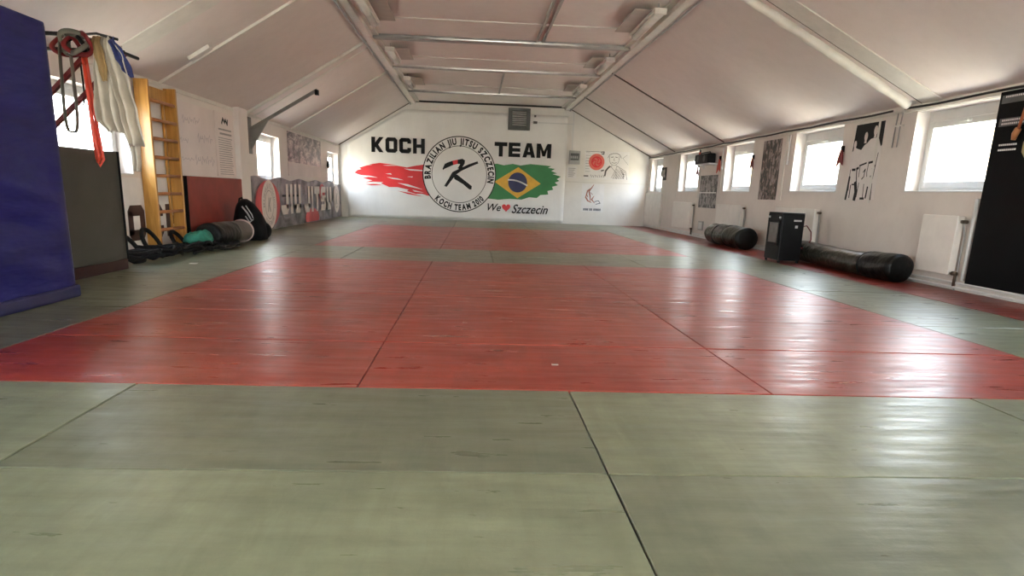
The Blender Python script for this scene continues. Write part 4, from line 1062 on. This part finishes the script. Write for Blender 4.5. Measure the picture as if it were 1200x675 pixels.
# red mat leaning
T = empty('red_gym_mat', (XL + .05, 11.7, .05), 'brick red mat standing against the left wall right of the wall bars', 'mat')
bm = NB()
prism(bm, [(XL + .03, 10.42, .0), (XL + .03, 12.93, .0), (XL + .03, 12.93, .93), (XL + .03, 12.87, .985), (XL + .03, 10.42, .985)], (.055, 0, 0)); obj('mat_cover', bm, M['redmat'], T, bevel=.015, seg=3)
bm = NB(); box(bm, XL + .03, XL + .09, 10.405, 10.42, 0, .985); box(bm, XL + .03, XL + .088, 12.93, 12.94, 0, .92); obj('edge_piping', bm, M['blackcloth'], T)
# papers above
T = empty('hand_lettered_poster', LEFT.p(11.2, 1.0), 'large pale pinkish sheet with faint hand lettering above the red mat', 'poster')
bm = NB(); frect(bm, LEFT, 10.42, 11.88, 1.0, 2.02, .0, .006); obj('poster_sheet', bm, M['pinkpaper'], T)
bm = NB()
def squig(u0, u1, v, h, nn, w):
    pts = []
    for i in range(nn + 1):
        t = i / nn; pts.append((u0 + (u1 - u0) * t + .02 * math.sin(i * 2.4), v + h * (.5 + .5 * math.sin(i * 2.1) * (.6 + .4 * math.sin(i * .9)))))
    stroke(bm, LEFT, pts, w, .006, .0075)
squig(10.62, 11.25, 1.72, .13, 22, .010); squig(11.15, 11.75, 1.48, .16, 20, .012); squig(11.0, 11.80, 1.15, .17, 26, .012); squig(10.5, 10.8, 1.45, .08, 10, .008); squig(10.5, 10.95, 1.2, .06, 12, .008)
obj('hand_lettering', bm, M['scribble'], T)
T = empty('rules_poster', LEFT.p(12.3, 1.0), 'narrow pale poster with dark emblem and many small text lines', 'poster')
bm = NB(); frect(bm, LEFT, 11.90, 12.78, 1.01, 2.03, .0, .008); obj('poster_sheet', bm, M['pinkpaper'], T)
bm = NB()
for i in range(17): frect(bm, LEFT, 12.02 + (.0 if i else .0), 12.68 - .07 * (i * 7 % 4) / 3, 1.62 - .036 * i, 1.632 - .036 * i, .008, .0095)
frect(bm, LEFT, 12.05, 12.66, 1.75, 1.775, .008, .0095); frect(bm, LEFT, 12.1, 12.66, 1.68, 1.71, .008, .0095)
obj('text_lines', bm, M['greytext'], T)
bm = NB(); stroke(bm, LEFT, [(12.22, 1.86), (12.28, 1.94), (12.36, 1.88), (12.40, 1.93), (12.48, 1.86), (12.5, 1.93)], .04, .008, .0095); obj('emblem', bm, M['ink'], T)
# brown heavy bag
T, P, body, m_ = bag('leather_punching_bag', [(-3.70, 9.98, .185), (-3.69, 10.5, .185), (-3.68, 10.95, .18), (-3.67, 11.35, .18)], lambda t: .178 + (.010 if t < .54 else 0), M['brownleather'],
    'brown and black punching bag with pinkish taped end lying by the red mat', M['blackleather'])
obj('bag_end_cap', body(0, 22, 1.0, True, False), M['blackleather'], T, smooth=True)
obj('bag_body', body(21, 40, 1, False, True), M['brownleather'], T, smooth=True)
bm = NB(); c = P[38]; tube(bm, [c + Vector((math.cos(a) * .178, 0, math.sin(a) * .165)) for a in [2 * PI * k / 28 for k in range(28)]], .016, 6, closed=True); obj('taped_rim', bm, M['tape'], T, smooth=True)
# backpack / black sack
T = empty('black_backpack', (-3.72, 12.0, 0), 'slumped black backpack with grey drawcords in front of the white column', 'backpack')
bm = NB(); rings = []
for k in range(17):
    t = k / 16; z = .0 + .66 * t
    r = .04 + .22 * math.sin(PI * min(1, .22 + t * .78)) ** .6 * (1 - .25 * t)
    rings.append([bm.verts.new((max(XL + .06, -3.70 - .10 * t + r * 1.0 * math.cos(a) * (1 + .15 * noise.noise(Vector((a, t * 4, 1))))), 12.0 - .08 * t + r * 1.75 * math.sin(a) * (1 + .12 * noise.noise(Vector((a, t * 3, 5)))), z)) for a in [2 * PI * j / 24 for j in range(24)]])
for A_, B_ in zip(rings, rings[1:]):
    for j in range(24): bm.faces.new((A_[j], A_[(j + 1) % 24], B_[(j + 1) % 24], B_[j]))
bm.faces.new(rings[0][::-1]); bm.faces.new(rings[-1]); obj('sack', bm, M['blackcloth'], T, smooth=True)
bm = NB(); x = -3.66
tube(bm, [(x - .06, 11.52, .55), (x + .02, 11.52, .45), (x + .05, 11.60, .34), (x + .05, 11.75, .32), (x + .03, 11.82, .45), (x - .05, 11.80, .58)], .012, 6)
tube(bm, [(x, 11.48, .40), (x + .04, 11.55, .30), (x + .06, 11.75, .36), (x + .05, 11.85, .30)], .009, 6); tube(bm, [(x - .04, 11.65, .56), (x + .04, 11.68, .42), (x + .055, 11.70, .33)], .009, 6)
obj('drawcord', bm, M['greycord'], T, smooth=True)
bm = NB(); tube(bm, [(-3.86, 12.0, .60), (-3.85, 11.95, .68), (-3.87, 11.88, .66), (-3.89, 11.9, .60)], .014, 6); obj('carry_loop', bm, M['blackcloth'], T, smooth=True)
bm = NB(); bmesh.ops.create_uvsphere(bm, u_segments=20, v_segments=12, radius=.16)
for v_ in bm.verts: v_.co = Vector((v_.co.x * .8 - 3.58, v_.co.y * 1.2 + 12.14, max(.01, v_.co.z * .9 + .14)))
obj('front_pocket', bm, M['blackcloth'], T, smooth=True)
# arm bracket
T = empty('bag_bracket', (XL, 13.65, 1.9), 'grey steel wall arm with triangular gusset reaching up along the left slope', 'bracket')
bm = NB(); bar(bm, (XL + .02, 13.65, 1.88), (-2.92, 13.65, 2.62), .05, .075, (0, 1, 0)); obj('steel_arm', bm, M['steel'], T, bevel=.006)
bm = NB(); prism(bm, [(XL + .02, 13.63, 1.92), (XL + .02, 13.63, 1.50), (XL + .36, 13.63, 2.04)], (0, .04, 0)); obj('gusset', bm, M['steel'], T)
bm = NB(); box(bm, XL, XL + .03, 13.56, 13.74, 1.45, 2.10); obj('mounting_plate', bm, M['steel'], T, bevel=.004)
bm = NB(); box(bm, -2.96, -2.90, 13.60, 13.70, 2.53, 2.62); obj('end_stop', bm, M['blackmetal'], T)
bm = NB(); tube(bm, [(XL + .03, 13.42, .6), (XL + .03, 13.42, 2.12)], .022, 8)
setp(obj('wall_pipe', bm, M['trimg'], smooth=True), 'thin vertical grey pipe between white column and steel bracket', 'pipe')
# jiu jitsu banner
T = empty('jiu_jitsu_banner', LEFT.p(18, 0), 'long grey banner with white JIU JITSU lettering and red blotches on the left wall', 'banner')
bm = NB(); nx = 60; top = []; bot = []; topb = []; botb = []
for i in range(nx + 1):
    y = 13.33 + (22.36 - 13.33) * i / nx; zt = 1.03 + .03 * math.sin(i * .55) - (.08 if i > 52 else 0); n_ = .025 + .012 * math.sin(i * 1.1)
    top.append(bm.verts.new(LEFT.p(y, zt, n_ + .01))); bot.append(bm.verts.new(LEFT.p(y, .015, n_ + .03))); topb.append(bm.verts.new(LEFT.p(y, zt, n_ + .004))); botb.append(bm.verts.new(LEFT.p(y, .015, n_ + .024)))
for i in range(nx):
    bm.faces.new((bot[i], bot[i + 1], top[i + 1], top[i])); bm.faces.new((botb[i + 1], botb[i], topb[i], topb[i + 1])); bm.faces.new((top[i], top[i + 1], topb[i + 1], topb[i]))
obj('banner_sheet', bm, M['jiu'], T, smooth=False)
n0 = .070
bm = NB(); flat(bm, LEFT, [p if p[1] > .03 else (p[0], .03) for p in circ(14.45, .52, .85, .46, 48) ], n0 - .004, n0 - .002); obj('red_disc', bm, M['pinkred'], T)
bm = NB(); flat(bm, LEFT, [(p[0], max(.03, p[1])) for p in circ(18.3, .12, .75, .24, 40)], n0 - .004, n0 - .002); flat(bm, LEFT, [(p[0], max(.03, p[1])) for p in circ(19.5, .75, .35, .22, 24)], n0 - .004, n0 - .002); obj('red_blotch', bm, M['pinkred'], T)
bm = NB(); flat(bm, LEFT, circ(14.50, .51, .52, .48, 48), n0 - .001, n0 + .001); obj('emblem_disc', bm, M['offwhite'], T); bm = NB(); flat(bm, LEFT, circ(21.5, .56, .42, .40, 40), n0 - .001, n0 + .001); obj('emblem_disc', bm, M['offwhite'], T)
bm = NB(); ring(bm, LEFT, 14.5, .51, .27, .285, n0 + .001, n0 + .002, 40)
arc_text(bm, LEFT, 'BRAZILIAN JIU JITSU SZCZECIN', 14.5, .51, .37, .09, math.radians(188), math.radians(-12), n0 + .002, .02)
arc_text(bm, LEFT, 'KOCH TEAM 2010', 14.5, .51, .37, .09, math.radians(224), math.radians(318), n0 + .002, .02, inward=True)
put_text(bm, LEFT, 'K', 14.38, .37, 14.64, .65, n0 + .002, bold=.02, shear=.3)
put_text(bm, LEFT, 'K', 21.36, .40, 21.64, .72, n0 + .002, bold=.02, shear=.3); ring(bm, LEFT, 21.5, .56, .25, .265, n0 + .001, n0 + .002, 40)
obj('emblem_print', bm, M['greytext'], T)
bm = NB(); block(bm, LEFT, 'JIU', 15.38, .28, 17.12, .93, .20, n0 - .001, n0 + .001, gap=.25); block(bm, LEFT, 'JITSU', 17.42, .27, 20.72, .90, .20, n0 - .001, n0 + .001, gap=.22); obj('banner_lettering', bm, M['offwhite'], T)
bm = NB(); frect(bm, LEFT, 15.5, 16.9, .655, .70, n0 - .004, n0 - .0015)
obj('dark_stripe', bm, M['ink'], T)
# collage poster on left
T = poster('faded_collage_poster', LEFT, 16.35, 19.78, 1.12, 2.08, M['photo_pink'], 'large faded photo collage with broad blank lower border on left wall')
bm = NB(); frect(bm, LEFT, 16.35, 19.78, 1.12, 1.42, .005, .007); obj('blank_border', bm, M['pinkpaper'], T)
bm = NB(); flat(bm, LEFT, [(20.42, 1.45), (20.62, 1.40), (20.66, 1.52), (20.52, 1.62)], .02, .06)
setp(obj('hanging_cloth', bm, M['blackcloth'], bevel=.006), 'small black cloth hanging at the far left window', 'cloth')
# little box on the left slope
p0 = Vector((XL, 9.72, ZE)) + SLv * LL * .21
bm = NB(); prism(bm, [p0, p0 + SLv * .32, p0 + SLv * .32 + NLn * .05, p0 + NLn * .05], (0, .12, 0))
setp(obj('junction_box', bm, M['trimw'], bevel=.008), 'small white junction box on the left sloping ceiling', 'box')

# fluorescent fixtures by the crease purlins
def fixture(x, y0, y1, label):
    T = empty('ceiling_light', (x, (y0 + y1) / 2, ZC - .12), label, 'ceiling light', 'strip lights along the ceiling creases')
    bm = NB(); box(bm, x - .09, x + .09, y0, y1, ZC - .12, ZC - .085); obj('light_housing', bm, M['trimw'], T, bevel=.008)
    bm = NB(); tube(bm, [(x, y0 + .02, ZC - .145), (x, y1 - .02, ZC - .145)], .06, 14, flat=.75); obj('diffuser', bm, M['diffuser'], T, smooth=True)
    s_ = 1 if x < 0 else -1
    bm = NB(); box(bm, min(x - s_ * .06, x + s_ * .34), max(x - s_ * .06, x + s_ * .34), y0 + .15, y1 - .05, ZC - .09, ZC - .075); obj('shade_panel', bm, M['shade_and_scrap'], T, bevel=.003)  # flat panel coloured as the fixture's shadow on the ceiling
    for y in (y0 + .015, y1 - .015):
        bm = NB(); box(bm, x - .085, x + .085, y - .02, y + .02, ZC - .17, ZC - .085); obj('end_cap', bm, M['trimw'], T, bevel=.006)
        bm = NB(); tube(bm, [(x, y + (.12 if y < (y0 + y1) / 2 else -.12), ZC - .09), (x, y + (.12 if y < (y0 + y1) / 2 else -.12), ZC)], .008, 6); obj('hanger', bm, M['trimg'], T)
pos = ['nearest', 'second nearest', 'third nearest', 'fourth nearest', 'farthest']
for i, (a, b) in enumerate(((3.4, 4.8), (6.6, 8.0), (10.3, 11.9), (13.9, 15.2), (17.3, 18.6))):
    fixture(XCR - .28, a, b, 'strip light by the right crease of the flat ceiling, %s of that row' % pos[i])
    fixture(XCL + .28, a, b, 'strip light by the left crease of the flat ceiling, %s of that row' % pos[i])

# ------------------------------------------------------------------ outside
bm = NB(); box(bm, -60, XL - WT, -40, 60, -.5, -.3); box(bm, XR + WT, 60, -40, 60, -.5, -.3); box(bm, XL - WT, XR + WT, YF + .3, 60, -.5, -.3); box(bm, XL - WT, XR + WT, -40, YB - .3, -.5, -.3)
setp(obj('ground', bm, M['yard']), kind='structure')
T = empty('neighbour_house', (14, 13, -.3), 'cream rendered neighbouring house seen through the right windows', 'building')
bm = NB(); box(bm, 13, 20, 4, 40, -.3, 2.9); obj('house_wall', bm, M['facade'], T)
bm = NB(); box(bm, 12.85, 20.2, 3.8, 40.2, 2.9, 3.05); obj('roof_edge', bm, M['facadetrim'], T)
for y in (6, 12, 18, 24, 30):
    bm = NB(); box(bm, 12.93, 13.0, y, y + 1.4, .8, 2.2); obj('window_surround', bm, M['facadetrim'], T)
    bm = NB(); box(bm, 12.90, 12.94, y + .12, y + 1.28, .92, 2.08); obj('window_pane', bm, M['darkglass'], T)

# ------------------------------------------------------------------ light
sun = bpy.data.lights.new('sun', 'SUN'); sun.energy = 11.0; sun.angle = .02; sun.color = (1, .93, .80)
so = bpy.data.objects.new('sun', sun); C.objects.link(so); so.rotation_euler = (math.radians(-24), 0, math.radians(0))
w = bpy.data.worlds.new('World'); bpy.context.scene.world = w; w.use_nodes = True; nt = w.node_tree
bg = nt.nodes['Background']
tc = N(nt, 'ShaderNodeTexCoord'); sp = N(nt, 'ShaderNodeSeparateXYZ'); nt.links.new(tc.outputs['Generated'], sp.inputs[0])
nt.links.new(ramp(nt, sp.outputs[2], [(.0, (1.0, .98, .95)), (.2, (.88, .93, 1.0)), (1, (.52, .70, 1.0))]), bg.inputs[0])
bg.inputs[1].default_value = 6.0
def portal(side, a, b, z):
    l = bpy.data.lights.new('window_portal', 'AREA'); l.shape = 'RECTANGLE'; l.size = b - a; l.size_y = z[1] - z[0]; l.cycles.is_portal = True
    o = bpy.data.objects.new('window_portal', l); C.objects.link(o)
    s = 1 if side == 'R' else -1
    o.location = ((XR + WT + .01) if side == 'R' else (XL - WT - .01), (a + b) / 2, (z[0] + z[1]) / 2)
    o.rotation_euler = (PI / 2, 0, PI / 2) if side == 'R' else (PI / 2, 0, -PI / 2)
for a, b in WIN_R: portal('R', a, b, ZR)
for a, b in WIN_L: portal('L', a, b, ZL)
l = bpy.data.lights.new('window_portal', 'AREA'); l.shape = 'RECTANGLE'; l.size = 4.7; l.size_y = ZE - .2; l.cycles.is_portal = True
o = bpy.data.objects.new('window_portal', l); C.objects.link(o); o.location = (.45, YB - .31, (ZE + .2) / 2); o.rotation_euler = (PI / 2, 0, 0)

# ------------------------------------------------------------------ camera
f, yp, pitch, yaw, roll, h = 803.888, 428.468, .2464, .0618, .0352, .9066
cy_, sy_ = math.cos(yaw), math.sin(yaw)
fw = Vector((sy_ * math.cos(pitch), cy_ * math.cos(pitch), -math.sin(pitch)))
r0 = Vector((cy_, -sy_, 0)); u0 = r0.cross(fw)
rv = r0 * math.cos(roll) + u0 * math.sin(roll); uv = -r0 * math.sin(roll) + u0 * math.cos(roll)
cam = bpy.data.cameras.new('camera'); co = bpy.data.objects.new('camera', cam); C.objects.link(co)
cam.sensor_width = 36; cam.sensor_fit = 'HORIZONTAL'; cam.lens = f / 1200 * 36; cam.shift_y = (yp - 337.5) / 1200
cam.clip_start = .05; cam.clip_end = 300
mw = Matrix((( rv.x, uv.x, -fw.x, 0), (rv.y, uv.y, -fw.y, 0), (rv.z, uv.z, -fw.z, h), (0, 0, 0, 1)))
co.matrix_world = mw
S = bpy.context.scene; S.camera = co
S.view_settings.view_transform = 'Standard'; S.view_settings.look = 'None'; S.view_settings.gamma = 1
S.view_settings.use_curve_mapping = False; S.view_settings.exposure = 2.22
S.cycles.max_bounces = 12; S.cycles.diffuse_bounces = 8; S.cycles.transparent_max_bounces = 12
